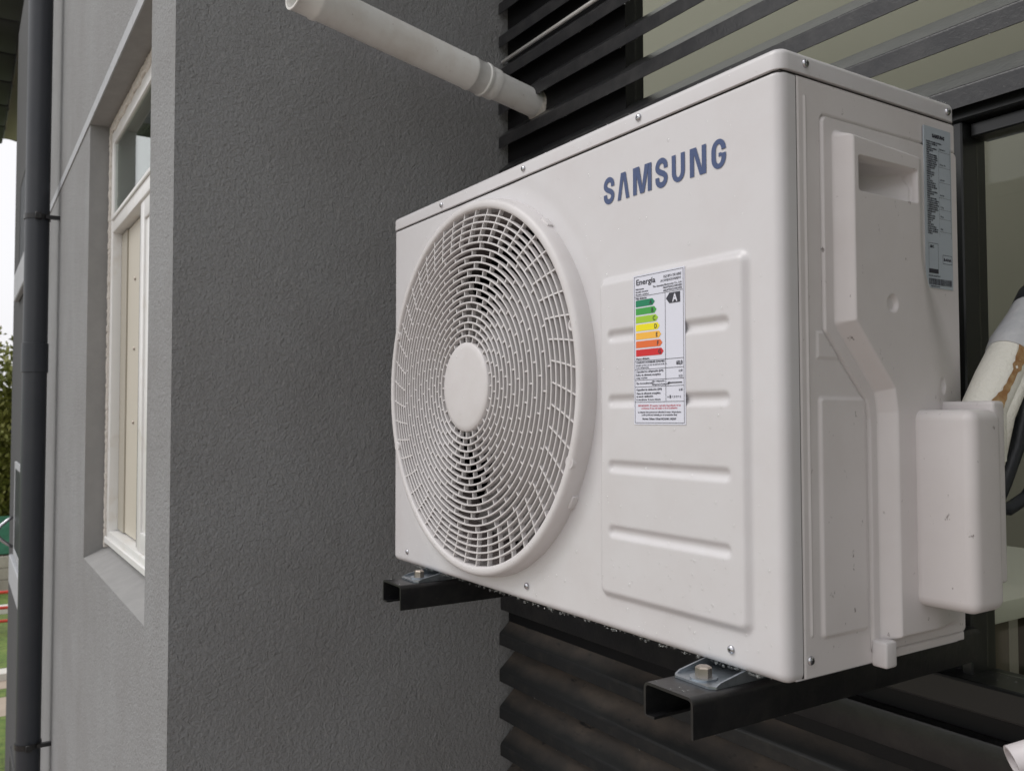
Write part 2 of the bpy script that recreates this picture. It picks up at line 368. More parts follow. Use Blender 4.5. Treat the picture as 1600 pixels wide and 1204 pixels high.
q = MB(); q.box(-2.03, WX1-.102, YF+.020, YF+.024, WZ0+.102, .828); q.build('pane', M['pane'], win)
q = MB(); q.box(-2.585, -2.26, YF+.034, YF+.0445, WZ0+.05, .880); q.build('inner_track', M['pvc_in'], win)
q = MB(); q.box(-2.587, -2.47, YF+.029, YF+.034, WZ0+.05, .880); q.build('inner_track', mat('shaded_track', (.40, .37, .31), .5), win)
q = MB(); q.box(-2.112, -2.086, YF+.010, YF+.034, WZ0+.05, .880); q.build('gasket', M['frame_black'], win)
for zz in (.25, .48, .70):
    q = MB(); q.lathe([(0, -.004), (.005, -.003), (.006, 0)], (-2.33, YF+.033, zz), (0, 1, 0), 10); q.build('track_screw', M['bolt'], win, smooth=True)
q = MB(); q.box(OX0-.2, OX1+.2, .2, .22, -.4, 1.5); q.build('room_backing', M['room_dark'], lw)

# far windows of the rear section of the wing: reveals, dark frames, pale sills
for k, zt in enumerate((1.98, -.05, -2.08)):
    zb = zt-.67
    q = MB(); ring(q, -6.64, -5.4, zb, zt, .05, YW-.012, YW+.02)
    f = q.build('window', M['pale_strip'] if k == 1 else M['dark_wall'], lw)
    q = MB(); q.box(-6.59, -5.45, YW-.009, YW-.003, zb+.05, zt-.05); q.build('pane', M['frame_black'], f)
    q = MB(); q.rbox(-6.70, -5.3, YW-.035, YW-.001, zb-.20, zb-.004, .006, 1); q.build('sill', M['pale_strip'], f)
q = MB(); zc = -.66
q.tube([(-6.75, YW-.01, zc-.02)]+[(-6.75+.0*a, YW-.01-.10*math.sin(a*PI/8), zc-.02+.22*(a/8)) for a in range(1, 8)]+[(-6.75, YW-.01, zc+.20)], .012, 10)
tag(q.build('handrail', M['screw'], smooth=True), 'small curved metal rail on the far grey wall beside the downpipe', 'handrail')

# --- downpipe
dp = thing('downpipe', 'charcoal round downpipe clipped to the grey wall left of the window', 'downpipe', (-3.71, -.41, GZ))
DX, DY = -3.71, -.412
q = MB(); q.tube([(DX, DY, GZ), (DX, DY, TOP)], .0485, 40); q.build('pipe', M['downpipe'], dp, auto=40)
for z0, z1 in ((.46, .59), (-2.4, -2.27)):
    q = MB(); q.lathe([(.049, 0), (.0525, .002), (.0525, z1-z0-.002), (.049, z1-z0)], (DX, DY, z0), (0, 0, 1), 40); q.build('socket', M['downpipe'], dp, auto=40)
for zc in (1.14, -1.135):
    q = MB(); q.lathe([(.049, -.011), (.0525, -.011), (.0525, .011), (.049, .011)], (DX, DY, zc), (0, 0, 1), 40)
    q.box(DX+.03, DX+.05, DY+.03, YW, zc-.008, zc+.008); q.rbox(DX+.048, DX+.068, DY-.012, DY+.012, zc-.014, zc+.014, .002, 1)
    q.build('clamp', M['black'], dp, auto=40)

# --- far house, its eave seen from below at the top left
fh = thing('house', 'far house showing only its dark roof edge and beige soffit', 'building', (-11.5, .8, GZ))
q = MB(); q.box(-13.7, -9.0, .25, 3.5, GZ, 4.30); q.build('wall', M['roof_beige'], fh)
q = MB(); q.box(-13.9, -7.9, -.20, .28, 4.33, 4.37); q.build('soffit', M['soffit'], fh)
q = MB(); q.add([(-13.92, -.30, 4.38), (-7.8, -.30, 4.38), (-7.8, 2.5, 5.5), (-13.92, 2.5, 5.5), (-13.92, -.30, 4.48), (-7.8, -.30, 4.48), (-7.8, 2.5, 5.6), (-13.92, 2.5, 5.6)],
                [(0, 3, 2, 1), (4, 5, 6, 7), (0, 1, 5, 4), (1, 2, 6, 5), (2, 3, 7, 6), (3, 0, 4, 7)]); q.build('roof', M['tile'], fh)
for k in range(7):
    x0 = -13.92+k*.92
    q = MB(); q.rbox(x0+.015, x0+.905, -.62, -.22, 4.24, 4.42, .03, 2); q.build('gutter_section', M['tile'], fh, auto=40)
    q = MB(); q.box(x0+.25, x0+.70, -.219, -.205, 4.26, 4.40); q.build('clip', M['pale_strip'], fh)
q = MB(); q.box(-13.5, -9.2, -.21, -.20, 4.30, 4.37); q.build('fascia', M['filler'], fh)
q = MB(); q.tube([(-15.0, -1.2, 4.9), (-15.0, .6, 4.55)], .045, 8); tag(q.build('gutter_pipe', M['downpipe'], smooth=True), 'thin dark pipe slanting across the pale sky below the far eave', 'pipe')

# --- neighbouring house to the left of the picture (mirrors in the window)
nh = thing('house', 'blue grey neighbouring house standing left outside the view', 'building', (-11, -1.0, GZ))
q = MB(); q.box(-13, -9.5, -1.405, -.62, GZ, 4.2); q.build('wall', mat('bluish_render', (.25, .28, .31), .8), nh)
q = MB(); q.box(-9.9, -9.4, -3.2, -.60, 3.47, 4.4); q.build('roof', M['tile'], nh)

# --- right wing of the recess (outside the view) closing the bay the unit hangs in
rw = thing('house_wing', 'grey stuccoed wing closing the bay on the right outside the view', 'building', (2.2, -.4, GZ))
q = MB(); q.box(2.9, 5.5, -1.2, .95, GZ, TOP); q.build('wall', M['stucco'], rw)
q = MB(); q.box(2.75, 5.6, -1.4, 1.1, TOP, TOP+.15); q.build('roof_edge', M['tile'], rw)
q = MB(); q.box(XW+.002, 2.898, .1, .95, 2.2, 3.4); tag(q.build('storey_wall', M['stucco']), 'grey upper storey wall bridging the bay above the slats', 'wall')

# ------------------------------------------------------------------ rear window, room behind
YG = .50
rwn = thing('framed_window', 'wide black framed window behind the slats and the white unit', 'window', (.2, YG, -.1))
q = MB(); q.box(XW+.002, -.803, YG-.02, YG+.03, .655, 2.2); q.build('blank_panel', M['black_matt'], rwn)
q = MB(); q.box(XW+.002, -.100, YG-.02, YG+.03, -.126, .653); q.build('blank_panel', M['black_matt'], rwn)
q = MB(); q.rbox(-.80, 2.89, YG-.03, YG+.03, .672, .712, .003, 1); q.build('transom', M['frame_black'], rwn)
q = MB(); q.rbox(-.098, -.082, YG-.03, YG+.03, -.10, .671, .002, 1); q.build('mullion', M['frame_black'], rwn)
q = MB(); q.box(XW+.002, 2.89, YG-.02, YG+.03, -.30, -.1265); q.build('apron', M['black_matt'], rwn)
q = MB(); q.rbox(-.30, 2.89, .44, YG+.03, -.125, -.084, .004, 2); q.build('window_sill', M['frame_black'], rwn)
q = MB(); q.rbox(-.08, 2.89, YG-.012, YG+.03, .651, .671, .002, 1); q.build('head_bead', M['frame_black'], rwn)
q = MB(); q.box(-.80, 2.89, YG+.004, YG+.008, .712, 2.2); q.build('pane', M['pane_back'], rwn)
q = MB(); q.box(-.081, 2.89, YG+.004, YG+.008, -.083, .651); q.build('pane', M['pane_back'], rwn)
q = MB(); q.box(-6.5, 5.0, 2.30, 2.36, -1, 3.1); q.build('room_wall', M['curtain_wall'], rwn)
q = MB(); q.box(-2.2, 3.0, .54, 2.30, -1.02, -1.0); q.build('room_floor', M['room_floor'], rwn)
dk = thing('desk', 'pale topped desk inside the room seen behind the valve cover', 'desk', (-.5, .8, -1))
q = MB(); q.rbox(-1.0, -.125, .552, 1.2, -.045, -.012, .004, 2); q.build('top', M['desk'], dk, auto=40)
q = MB(); q.box(-.160, -.135, .56, .665, -1, -.047); q.build('side_panel', M['room_dark'], dk)
q = MB(); q.box(-.160, -.135, .74, 1.15, -1, -.047); q.build('side_panel', M['room_dark'], dk)

# ------------------------------------------------------------------ louvre screen
lv = thing('louvre_screen', 'black horizontal louvre slats across the back of the bay', 'louvre screen', (.2, .47, -.2))
YL = .450
def slat_profile(zr, rb=.006):
    # outer lip, rounded bend, inclined blade and small back fold (y, z), closed
    pts = [(YL, zr-.030), (YL, zr-rb*.75)]
    for k in range(5):
        a = k/4*R(48); pts.append((YL+rb-rb*math.cos(a), zr-rb*.75+rb*math.sin(a)))
    pts += [(YL+.045, zr+.037), (YL+.047, zr+.0355), (YL+.006, zr-.006), (YL+.002, zr-.0105), (YL+.002, zr-.030)]
    return pts
def slat(zr, x0, x1, mats, name='slat', rb=.006):
    p = slat_profile(zr, rb); n = len(p); q = MB()
    nx = 2; 
    q.add([(x0, y, z) for y, z in p]+[(x1, y, z) for y, z in p], [])
    for i in range(n):
        q.cur = 1 if 5 <= i <= 7 else 0
        q.add([(x0, *p[i]), (x0, *p[(i+1) % n]), (x1, *p[(i+1) % n]), (x1, *p[i])], [(0, 1, 2, 3)])
    q.cur = 0
    # end caps in convex pieces
    q.v = q.v[2*n:]; q.f = [tuple(i-2*n for i in f) for f in q.f]
    for x in (x0, x1):
        q.add([(x, YL, zr-.030), (x, YL, zr-.006), (x, YL+.002, zr-.0105), (x, YL+.002, zr-.030)], [(0, 1, 2, 3)])
        q.add([(x, YL, zr-.006), (x, YL+.002, zr-.001), (x, YL+.045, zr+.037), (x, YL+.047, zr+.0355), (x, YL+.006, zr-.005), (x, YL+.002, zr-.0105)], [(0, 1, 2, 3, 4, 5)])
    return q.build(name, mats, lv, fix=False)
for k in range(16):
    zr = .714+.086*k
    if k == 4:
        slat(zr, XW+.004, -1.205, [M['slat'], M['slat']]); slat(zr, -1.118, 2.89, [M['slat'], M['slat']])
    else: slat(zr, XW+.004 + random.uniform(0, .006), 2.89, [M['slat'], M['slat']])
for k in range(18):
    zr = -.269-.0895*k
    slat(zr, XW+.003+random.uniform(0, .006), 2.89, [M['slat_low'], M['slat_dusty_shaded']], rb=.012)
q = MB(); q.rbox(XW+.002, 2.89, YL+.004, YG-.021, -.215, -.162, .004, 2); q.build('top_rail', M['black'], lv, auto=40)
q = MB(); q.box(XW+.002, 2.89, YG-.002, YG+.02, -1.95, -.162); q.build('backing_sheet', M['black_matt'], lv)
for x in (-.81, .35, 1.3):
    q = MB(); q.box(x-.02, x+.02, YG-.003, YG-.0025+.0, .7, 2.1)
q = MB(); q.rbox(-1.262, -1.222, YG-.002, YG+.035, -1.9, 2.1, .002, 1)
q.build('post', M['black'], lv)
q = MB(); q.tube([(-1.26, .462, 1.166), (-.3, .462, 1.178)], .0045, 8); tag(q.build('wire', M['pipe_pvc'], smooth=True), 'thin pale cable lying along the black slat above the drain pipe', 'cable')
q = MB()
for i in range(260):      # beads of water hanging on the slat lips
    k = rng.integers(0, 7); x = rng.uniform(-1.2, .4); zr = .714+.086*k if rng.random() < .6 else -.269-.0895*k
    r_ = rng.uniform(.0008, .0019); q.lathe([(0, -r_*1.6), (r_*.8, -r_*1.1), (r_, 0), (r_*.7, r_*.6)], (x, YL+.001, zr-.0305), (0, 0, 1), 8)
q.build('rain_drops', M['drop'], lv, smooth=True, kind='stuff')

# ------------------------------------------------------------------ white drain pipe
dr = thing('drain_pipe', 'white plastic drain pipe poking out through the upper slats', 'drain pipe', (-1.07, .44, 1.0))
A = Vector((-1.129, .485, 1.017)); B = Vector((-1.052, -.15, 1.100)); d = (B-A).normalized(); L = (B-A).length
sj = .170
q = MB(); q.lathe([(.0325, 0), (.0325, sj), (.0285, sj), (.0285, 0)], A, d, 48); q.build('spigot', M['pipe_pvc'], dr, auto=40)
q = MB(); q.lathe([(.033, sj-.03), (.036, sj-.028), (.0362, sj-.012), (.0345, sj-.008), (.0345, sj-.001), (.0385, sj), (.0387, sj+.006), (.0365, sj+.009), (.0365, sj+.038), (.0385, sj+.041), (.0385, sj+.046), (.0368, sj+.050),
                   (.0368, L-.06), (.0395, L-.052), (.0398, L-.045), (.0372, L-.040), (.0375, L-.006), (.0392, L-.002), (.0385, L), (.034, L), (.033, L-.2), (.033, sj+.06)], A, d, 48)
q.build('sleeve', M['pipe_pvc'], dr, auto=35)
q = MB(); q.lathe([(.0326, .018), (.0345, .012), (.041, .0), (.0425, -.004), (.041, -.008), (.0325, -.004)], A, d, 40); q.build('collar', M['filler'], dr, smooth=True)

# ------------------------------------------------------------------ the air conditioner
UW, UH, UD = .9137, .638, .3134
ac = thing('air_conditioner', 'large cream outdoor air conditioning unit beaded with rain on black brackets', 'air conditioner', (-.46, .155, 0))
FX, FZ, FR = -.5895, .3110, .277

def smooth(a, b, x):
    t = np.clip((x-a)/(b-a), 0, 1); return t*t*(3-2*t)
def sd_poly(px, pz, poly):
    poly = np.array(poly); n = len(poly); dd = np.full(px.shape, 1e9); s = np.ones(px.shape)
    for i in range(n):
        a = poly[i]; b = poly[i-1]; e = b-a; wx = px-a[0]; wz = pz-a[1]
        t = np.clip((wx*e[0]+wz*e[1])/(e@e), 0, 1); bx = wx-e[0]*t; bz = wz-e[1]*t; dd = np.minimum(dd, bx*bx+bz*bz)
        c1 = pz >= a[1]; c2 = pz < b[1]; c3 = e[0]*wz > e[1]*wx
        flip = (c1 & c2 & c3) | (~c1 & ~c2 & ~c3); s = np.where(flip, -s, s)
    return s*np.sqrt(dd)       # negative inside
def inset(poly, r):
    n = len(poly); P = np.array(poly, float); ar = 0
    for i in range(n): ar += P[i-1][0]*P[i][1]-P[i][0]*P[i-1][1]
    sg = 1 if ar > 0 else -1; outp = []
    for i in range(n):
        a, b, c = P[i-1], P[i], P[(i+1) % n]; u = (b-a)/np.linalg.norm(b-a); v = (c-b)/np.linalg.norm(c-b)
        nu = np.array([-u[1], u[0]])*sg; nv = np.array([-v[1], v[0]])*sg
        m_ = nu+nv; m_ /= np.linalg.norm(m_); outp.append(b+m_*r/max(.3, m_@nu))
    return outp
def rsd(px, pz, poly, r): return sd_poly(px, pz, inset(poly, r))-r
def grid_obj(name, P, keep, m, parent, smooth_=True):
    # P (nu, nv, 3); keep mask on faces (nu-1, nv-1)
    nu, nv = P.shape[:2]; idx = np.arange(nu*nv).reshape(nu, nv)
    f = np.stack([idx[:-1, :-1], idx[1:, :-1], idx[1:, 1:], idx[:-1, 1:]], -1)[keep]
    used = np.unique(f); remap = np.full(nu*nv, -1); remap[used] = np.arange(len(used)); f = remap[f]
    V = P.reshape(-1, 3)[used]-np.array(root_org(parent))
    me = bpy.data.meshes.new(name); me.vertices.add(len(V)); me.vertices.foreach_set('co', V.ravel())
    me.loops.add(f.size); me.loops.foreach_set('vertex_index', f.ravel()); me.polygons.add(len(f))
    me.polygons.foreach_set('loop_start', np.arange(0, f.size, 4)); me.polygons.foreach_set('loop_total', np.full(len(f), 4))
    me.update(calc_edges=True); me.materials.append(m); o = link(name, me, parent, smooth_); return o

# front panel: one pressed sheet wrapping round both front corners and under the bottom
RC = .0125
def path_front(step=.0022):
    pts = []     # (cx, cy, nx, ny)
    x0, x1 = -UW+.001, -.001
    for y in np.linspace(.03, RC, 5)[:-1]: pts.append((x0+RC, y, -1, 0))
    for a in np.linspace(0, PI/2, 9)[:-1]: pts.append((x0+RC, RC, -math.cos(a), -math.sin(a)))
    for x in np.linspace(x0+RC, x1-RC, int((x1-x0)/step)): pts.append((x, RC, 0, -1))
    for a in np.linspace(0, PI/2, 10)[1:]: pts.append((x1-RC, RC, math.sin(a), -math.cos(a)))
    for y in np.linspace(RC, .0232, 4)[1:]: pts.append((x1-RC, y, 1, 0))
    return np.array(pts)
pu = path_front(); rb, rt = .010, .0035; zt_ = .6135
pv = [(rb, b, rb) for b in np.linspace(-PI/2, 0, 9)[:-1]]+[(z, 0, 0) for z in np.linspace(rb, zt_-rt, 272)]+[(zt_-rt, b, rt) for b in np.linspace(0, PI/2, 7)[1:]]
pv = np.array(pv)
cx, cy, nx, ny = [pu[:, i][:, None] for i in range(4)]
zc_, bb, rv = [pv[:, i][None, :] for i in range(3)]
ro = RC-rv*(1-np.cos(bb))
Xg = cx+nx*ro; Yg = cy+ny*ro; Zg = zc_+rv*np.sin(bb)+0*cx
# raised plateau with pressed-in slots
sdp = rsd(Xg, Zg, [(-.291, .040), (-.042, .040), (-.042, .4395), (-.291, .4395)], .014)
plat = .0062*smooth(0.001, -.0095, sdp)
slot = np.zeros_like(Xg)
for zz in (.3645, .284, .2035, .1235):
    dxx = np.maximum(np.maximum(-.262-Xg, Xg+.074), 0); s_ = np.sqrt(dxx**2+(Zg-zz)**2)-.0078
    slot = np.maximum(slot, .0038*smooth(.0008, -.0062, s_))
dish = .0012*smooth(.02, .0, np.abs(np.hypot(Xg-FX, Zg-FZ)-.312)*1.0)
front = np.abs(ny*np.ones_like(Xg)) > .99
Yg = Yg-np.where(front, plat-slot-dish, 0)
P = np.stack([Xg*np.ones_like(Yg), Yg, Zg*np.ones_like(Yg)], -1)
fc = (P[:-1, :-1]+P[1:, 1:])/2; keep = ~((np.hypot(fc[..., 0]-FX, fc[..., 2]-FZ) < .283) & (fc[..., 1] < .005))
fp = grid_obj('front_panel', P, keep, M['cream'], ac)

# rear casing, base, left side
q = MB(); q.box(-UW+.002, -.003, UD-.006, UD-.003, .003, .612); q.box(-UW+.002, -UW+.004, .0305, UD-.003, .003, .612)
q.box(-.010, -.0055, .03, UD-.01, .02, .49)
q.build('rear_casing', M['cream'], ac)
q = MB(); q.box(-UW+.004, -.011, .190, .196, .012, .610); q.box(-.27, -.265, .014, .19, .012, .61); q.box(-UW+.005, -UW+.008, .014, .19, .012, .61)
q.box(-UW+.008, -.27, .02, .19, .600, .608); q.build('condenser_coil', M['coil'], ac)
q = MB(); q.add([(-UW+.006, .016, .0015), (-.0035, .016, .0015), (-.0035, .300, .0015), (-.012, .3134, .0015), (-UW+.006, .3134, .0015), (-UW+.006, .016, .012), (-.0035, .016, .012), (-.0035, .300, .012), (-.012, .3134, .012), (-UW+.006, .3134, .012)],
       [(0, 4, 3, 2, 1), (5, 6, 7, 8, 9), (0, 1, 6, 5), (1, 2, 7, 6), (2, 3, 8, 7), (3, 4, 9, 8), (4, 0, 5, 9)]); q.build('base_pan', M['cream'], ac)

# lid
def shell_lid():
    x0, x1, y0, y1 = -UW-.0006, .0006, -.0012, UD+.001; z0, z1 = .6155, UH; rc, rt = .0140, .0075; loop = []
    def arc(cx, cy, a0): return [(cx, cy, math.cos(a0+k*PI/16), math.sin(a0+k*PI/16)) for k in range(9)]
    loop += arc(x1-rc, y0+rc, -PI/2)+arc(x1-rc, y1-rc, 0)+arc(x0+rc, y1-rc, PI/2)+arc(x0+rc, y0+rc, PI)
    prof = [(-.004, z0), (-.0006, z0), (0, z0+.0006)]+[(-rt*(1-math.cos(b)), z1-rt+rt*math.sin(b)) for b in np.linspace(0, PI/2, 8)]+[(-rc+.0005, z1)]
    n = len(loop); vs = []
    for o, z in prof:
        for cx, cy, ux, uy in loop: vs.append((cx+ux*(rc+o), cy+uy*(rc+o), z))
    fs = [(i*n+k, i*n+(k+1) % n, (i+1)*n+(k+1) % n, (i+1)*n+k) for i in range(len(prof)-1) for k in range(n)]
    fs.append(tuple((len(prof)-1)*n+k for k in range(n))); q = MB(); q.add(vs, fs); return q
shell_lid().build('lid', M['cream'], ac, auto=40)
boxo('lid_gasket', M['hole'], ac, -UW+.004, -.004, .004, UD-.004, .6125, .617)

# side panel: pressed sheet
yy = np.linspace(.0244, UD-.001, 250); zz = np.linspace(.0035, .6135, 500); Yv, Zv = np.meshgrid(yy, zz, indexing='ij')
cover_poly = [(.0615, .579), (.0615, .352), (.128, .282), (.1335, .262), (.1335, .012), (.3115, .012), (.3115, .579)]
sc = rsd(Yv, Zv, cover_poly, .008)
h = -.0035*smooth(.0021, .0007, np.abs(sc+.0002))
h += np.where(sc < -.001, -.004, 0)
bd = np.maximum(np.maximum(.045-Zv, Zv-.592), 0); h += .0016*smooth(.0024, .0, np.hypot(Yv-.0365, bd))
pl2 = rsd(Yv, Zv, [(.050, .038), (.1285, .038), (.1285, .286), (.050, .286)], .007); h += .0028*smooth(.0, -.0048, pl2)*smooth(0, .004, sc)
st = sd_poly(Yv, Zv, [(.050, .324), (.12, .324), (.12, .352), (.050, .352)]); h += .0014*smooth(.001, -.0022, st)*smooth(0, .003, sc)
edge = smooth(.0026, .0, Yv-.0244); h -= .0022*edge**1.0
edge2 = smooth(.004, .0, UD-.001-Yv); h -= .004*edge2
edge3 = smooth(.003, .0, .6135-Zv); h -= .002*edge3
P = np.stack([h-.0006, Yv, Zv], -1); ks = ~((Yv[:-1, :-1] > .092) & (Yv[:-1, :-1] < .2) & (Zv[:-1, :-1] > .497) & (Zv[:-1, :-1] < .538)); grid_obj('side_panel', P, ks, M['cream_side'], ac)
boxo('seam', M['hole'], ac, -.008, -.0015, .0228, .0248, .004, .612)

# valve cover: raised plastic moulding with carrying handle
yy = np.linspace(.058, UD+.0006, 250); zz = np.linspace(.0105, .584, 560); Yv, Zv = np.meshgrid(yy, zz, indexing='ij')
sc = rsd(Yv, Zv, cover_poly, .008)
block = [(.0765, .567), (.0765, .360), (.1415, .290), (.1455, .268), (.1455, .021), (.345, .021), (.345, .555)]
sb = rsd(Yv, Zv, block, .010)
Hb = .0195
soft = .0115
ymax = .312-.072*smooth(.30, .46, Zv); ymin = ymax-.095+.055*smooth(.30, .46, Zv)
h = .0012*np.ones_like(Yv)+Hb*smooth(0.0, -1.0, sb/soft)*smooth(ymax, ymin, Yv)
# handle pocket, deep at its left end and ramping out to the right
pk = rsd(Yv, Zv, [(.0945, .4995), (.199, .4995), (.199, .5365), (.0945, .5365)], .003)
ramp = -.050+.062*np.clip((Yv-.120)/.075, 0, 1)**1.1-.010*smooth(.515, .535, Zv)
ramp = ramp*(1-.0*Zv)
h = np.where(pk < 0, h+(np.minimum(ramp, .014)-h)*smooth(0, -.0022, pk), h)
for (y0, z0, r0) in ((.1495, .385, .0105), (.2495, .299, .0105)):
    rr = np.hypot(Yv-y0, Zv-z0); h -= .0042*smooth(r0, r0-.0045, rr)
drop_ = smooth(.0012, -.0006, sc+.0022)
h = np.where(sc > -.0022, -.003+(h+.003)*smooth(.0, -.0022, sc), h)
h -= .006*smooth(.004, .0, UD-Yv)
P = np.stack([h, Yv, Zv], -1); fcs = (sc[:-1, :-1]+sc[1:, 1:])/2
slotm = (pk[:-1, :-1] < -.0035) & (Yv[:-1, :-1] < .134) & (Zv[:-1, :-1] > .508)      # the grip opens into the casing at its deep end
vc = grid_obj('valve_cover', P, (fcs < .0006) & ~slotm, M['cream_side'], ac)

# terminal cover: big rounded box
def sbox(name, x0, x1, y0, y1, z0, z1, r, rz, m):
    # rounded box with a larger radius over the top and bottom
    bm = bmesh.new(); bmesh.ops.create_cube(bm, size=1)
    for v in bm.verts: v.co = Vector(((x0+x1)/2+v.co.x*(x1-x0), (y0+y1)/2+v.co.y*(y1-y0), (z0+z1)/2+v.co.z*(z1-z0)))
    top = [e for e in bm.edges if abs(e.verts[0].co.z-e.verts[1].co.z) < 1e-6]
    bmesh.ops.bevel(bm, geom=top, offset=rz, segments=6, affect='EDGES', profile=.5)
    ed = [e for e in bm.edges if len(e.link_faces) == 2 and abs(e.verts[0].co.z-e.verts[1].co.z) > (z1-z0)*.5]
    bmesh.ops.bevel(bm, geom=ed, offset=r, segments=5, affect='EDGES', profile=.5)
    bm.verts.index_update(); q = MB(); q.add([v.co[:] for v in bm.verts], [[v.index for v in f.verts] for f in bm.faces]); bm.free()
    return q.build(name, m, ac, auto=45)
q = MB(); q.rbox(.006, .084, .186, .245, .060, .2715, .0125, 6); q.build('terminal_cover', M['cream_side'], ac, auto=60)
q = MB(); q.rbox(.006, .0735, .245, .268, .085, .281, .004, 3); q.build('cover_back_plate', M['cream_side'], ac, auto=50)
q = MB(); q.rbox(-.002, .0165, .1335, .1530, -.0005, .0275, .003, 3); q.build('cover_clip', M['cream_plastic'], ac, auto=50)

# fan guard > grille, hub cap
rim = [(.2915, .0025), (.2912, -.006), (.2900, -.014), (.2882, -.0195), (.2856, -.0225), (.2820, -.0235), (.2775, -.0233), (.2752, -.0222), (.2742, -.020), (.2740, -.008), (.2740, .012)]
q = MB(); q.lathe([(r, -y) for r, y in rim], (FX, 0, FZ), (0, -1, 0), 160)
guard = q.build('fan_guard', M['cream_plastic'], ac, smooth=True)
NR = 20; RH = .0690; RI = .2745; dr_ = (RI-RH)/NR
q = MB()
def yfr(r): return -.0205-.0085*(1-((r-RH)/(RI-RH))**2)      # the grille bulges a little towards its hub
for k in range(1, NR):
    r = RH+k*dr_; f_ = -yfr(r); q.lathe([(r-.0006, f_-.0084), (r-.00135, f_-.0008), (r-.0008, f_), (r+.0008, f_), (r+.00135, f_-.0008), (r+.0006, f_-.0084)], (FX, 0, FZ), (0, -1, 0), 128)
def rib(a0, a1, r0, r1):
    p0 = (FX+r0*math.cos(a0), FZ+r0*math.sin(a0)); p1 = (FX+r1*math.cos(a1), FZ+r1*math.sin(a1))
    dx, dz = p1[0]-p0[0], p1[1]-p0[1]; l = math.hypot(dx, dz); ux, uz = -dz/l*.00115, dx/l*.00115
    y0 = yfr((r0+r1)/2)+(.0019 if r1 < RI-5*dr_+1e-4 else .0009); y1 = y0+.0072
    q.add([(p0[0]-ux, y0, p0[1]-uz), (p0[0]+ux, y0, p0[1]+uz), (p1[0]+ux, y0, p1[1]+uz), (p1[0]-ux, y0, p1[1]-uz),
           (p0[0]-ux*.5, y1, p0[1]-uz*.5), (p0[0]+ux*.5, y1, p0[1]+uz*.5), (p1[0]+ux*.5, y1, p1[1]+uz*.5), (p1[0]-ux*.5, y1, p1[1]-uz*.5)],
          [(0, 1, 2, 3), (0, 4, 5, 1), (1, 5, 6, 2), (2, 6, 7, 3), (3, 7, 4, 0)])
for k in range(NR):
    r0 = RH+k*dr_; r1 = r0+dr_
    if k >= NR-5: n = 48; off = -(k-(NR-5))*.014
    else: n = 24; off = -.105*k
    for j in range(n):
        a = off+j*2*PI/n; rib(a, a-(.014 if n == 48 else 0), r0, r1)
q.build('grille', M['cream_plastic'], guard, auto=35)
q = MB(); q.lathe([(.0002, .0315), (.040, .0313), (.060, .0307), (.0672, .0298), (.0690, .0282), (.0690, .018)], (FX, 0, FZ), (0, -1, 0), 80); q.build('hub_cap', M['cream_plastic'], guard, smooth=True)
for dx, dz in ((.2695, .073), (.262, -.106), (-.2595, .101), (-.2615, -.100)):
    c_ = (FX+dx*.995, .0015, FZ+dz*.995)
    q = MB(); q.lathe([(.0085, .008), (.0085, .0235), (.0078, .0243), (.0062, .0241), (.0056, .023), (.0050, .010)], c_, (0, -1, 0), 20); q.build('screw_boss', M['cream_plastic'], guard, smooth=True)
    q = MB(); q.lathe([(.0001, .0105), (.0052, .010)], c_, (0, -1, 0), 16); q.build('screw_recess', M['shroud'], guard)
for a in (50, -33):
    a = R(a); c_ = Vector((FX+.2900*math.cos(a), -.004, FZ+.2900*math.sin(a)))
    q = MB(); q.rbox(-.010, .010, -.005, .008, -.003, .004, .0015, 2)
    q.v = [tuple(c_+Vector((v[2]*math.cos(a)-v[0]*math.sin(a), v[1], v[2]*math.sin(a)+v[0]*math.cos(a)))) for v in q.v]; q.build('clip', M['cream_plastic'], guard, auto=40)

q = MB(); q.lathe([(.2738, -.012), (.262, -.020), (.258, -.03), (.256, -.085), (.262, -.10)], (FX, 0, FZ), (0, -1, 0), 96); q.build('fan_shroud', M['shroud'], ac, smooth=True)
# fan > hub, blades
q = MB(); q.lathe([(.0001, -.045), (.035, -.046), (.048, -.052), (.050, -.06), (.050, -.12)], (FX, 0, FZ), (0, -1, 0), 40); fan = q.build('fan', M['blade'], ac, smooth=True)
for b in range(3):
    a0 = R(35+120*b); nr, na = 10, 12; P = np.zeros((nr, na, 3))
    for i in range(nr):
        r = .048+(.245-.048)*i/(nr-1); sp = .62+.35*(i/(nr-1))
        for j in range(na):
            t = j/(na-1)-.5; a = a0+t*sp*1.6+.25*(i/(nr-1)); P[i, j] = (FX+r*math.cos(a), .085+t*.062, FZ+r*math.sin(a))
    q = MB(); V = [tuple(p) for p in P.reshape(-1, 3)]+[(p[0], p[1]+.003, p[2]) for p in P.reshape(-1, 3)]; n0 = nr*na; fs = []
    for i in range(nr-1):
        for j in range(na-1):
            c0 = i*na+j; fs += [(c0, c0+1, c0+na+1, c0+na), (n0+c0, n0+c0+na, n0+c0+na+1, n0+c0+1)]
    q.add(V, fs); q.build('blade', M['blade'], fan, smooth=True, fix=False)

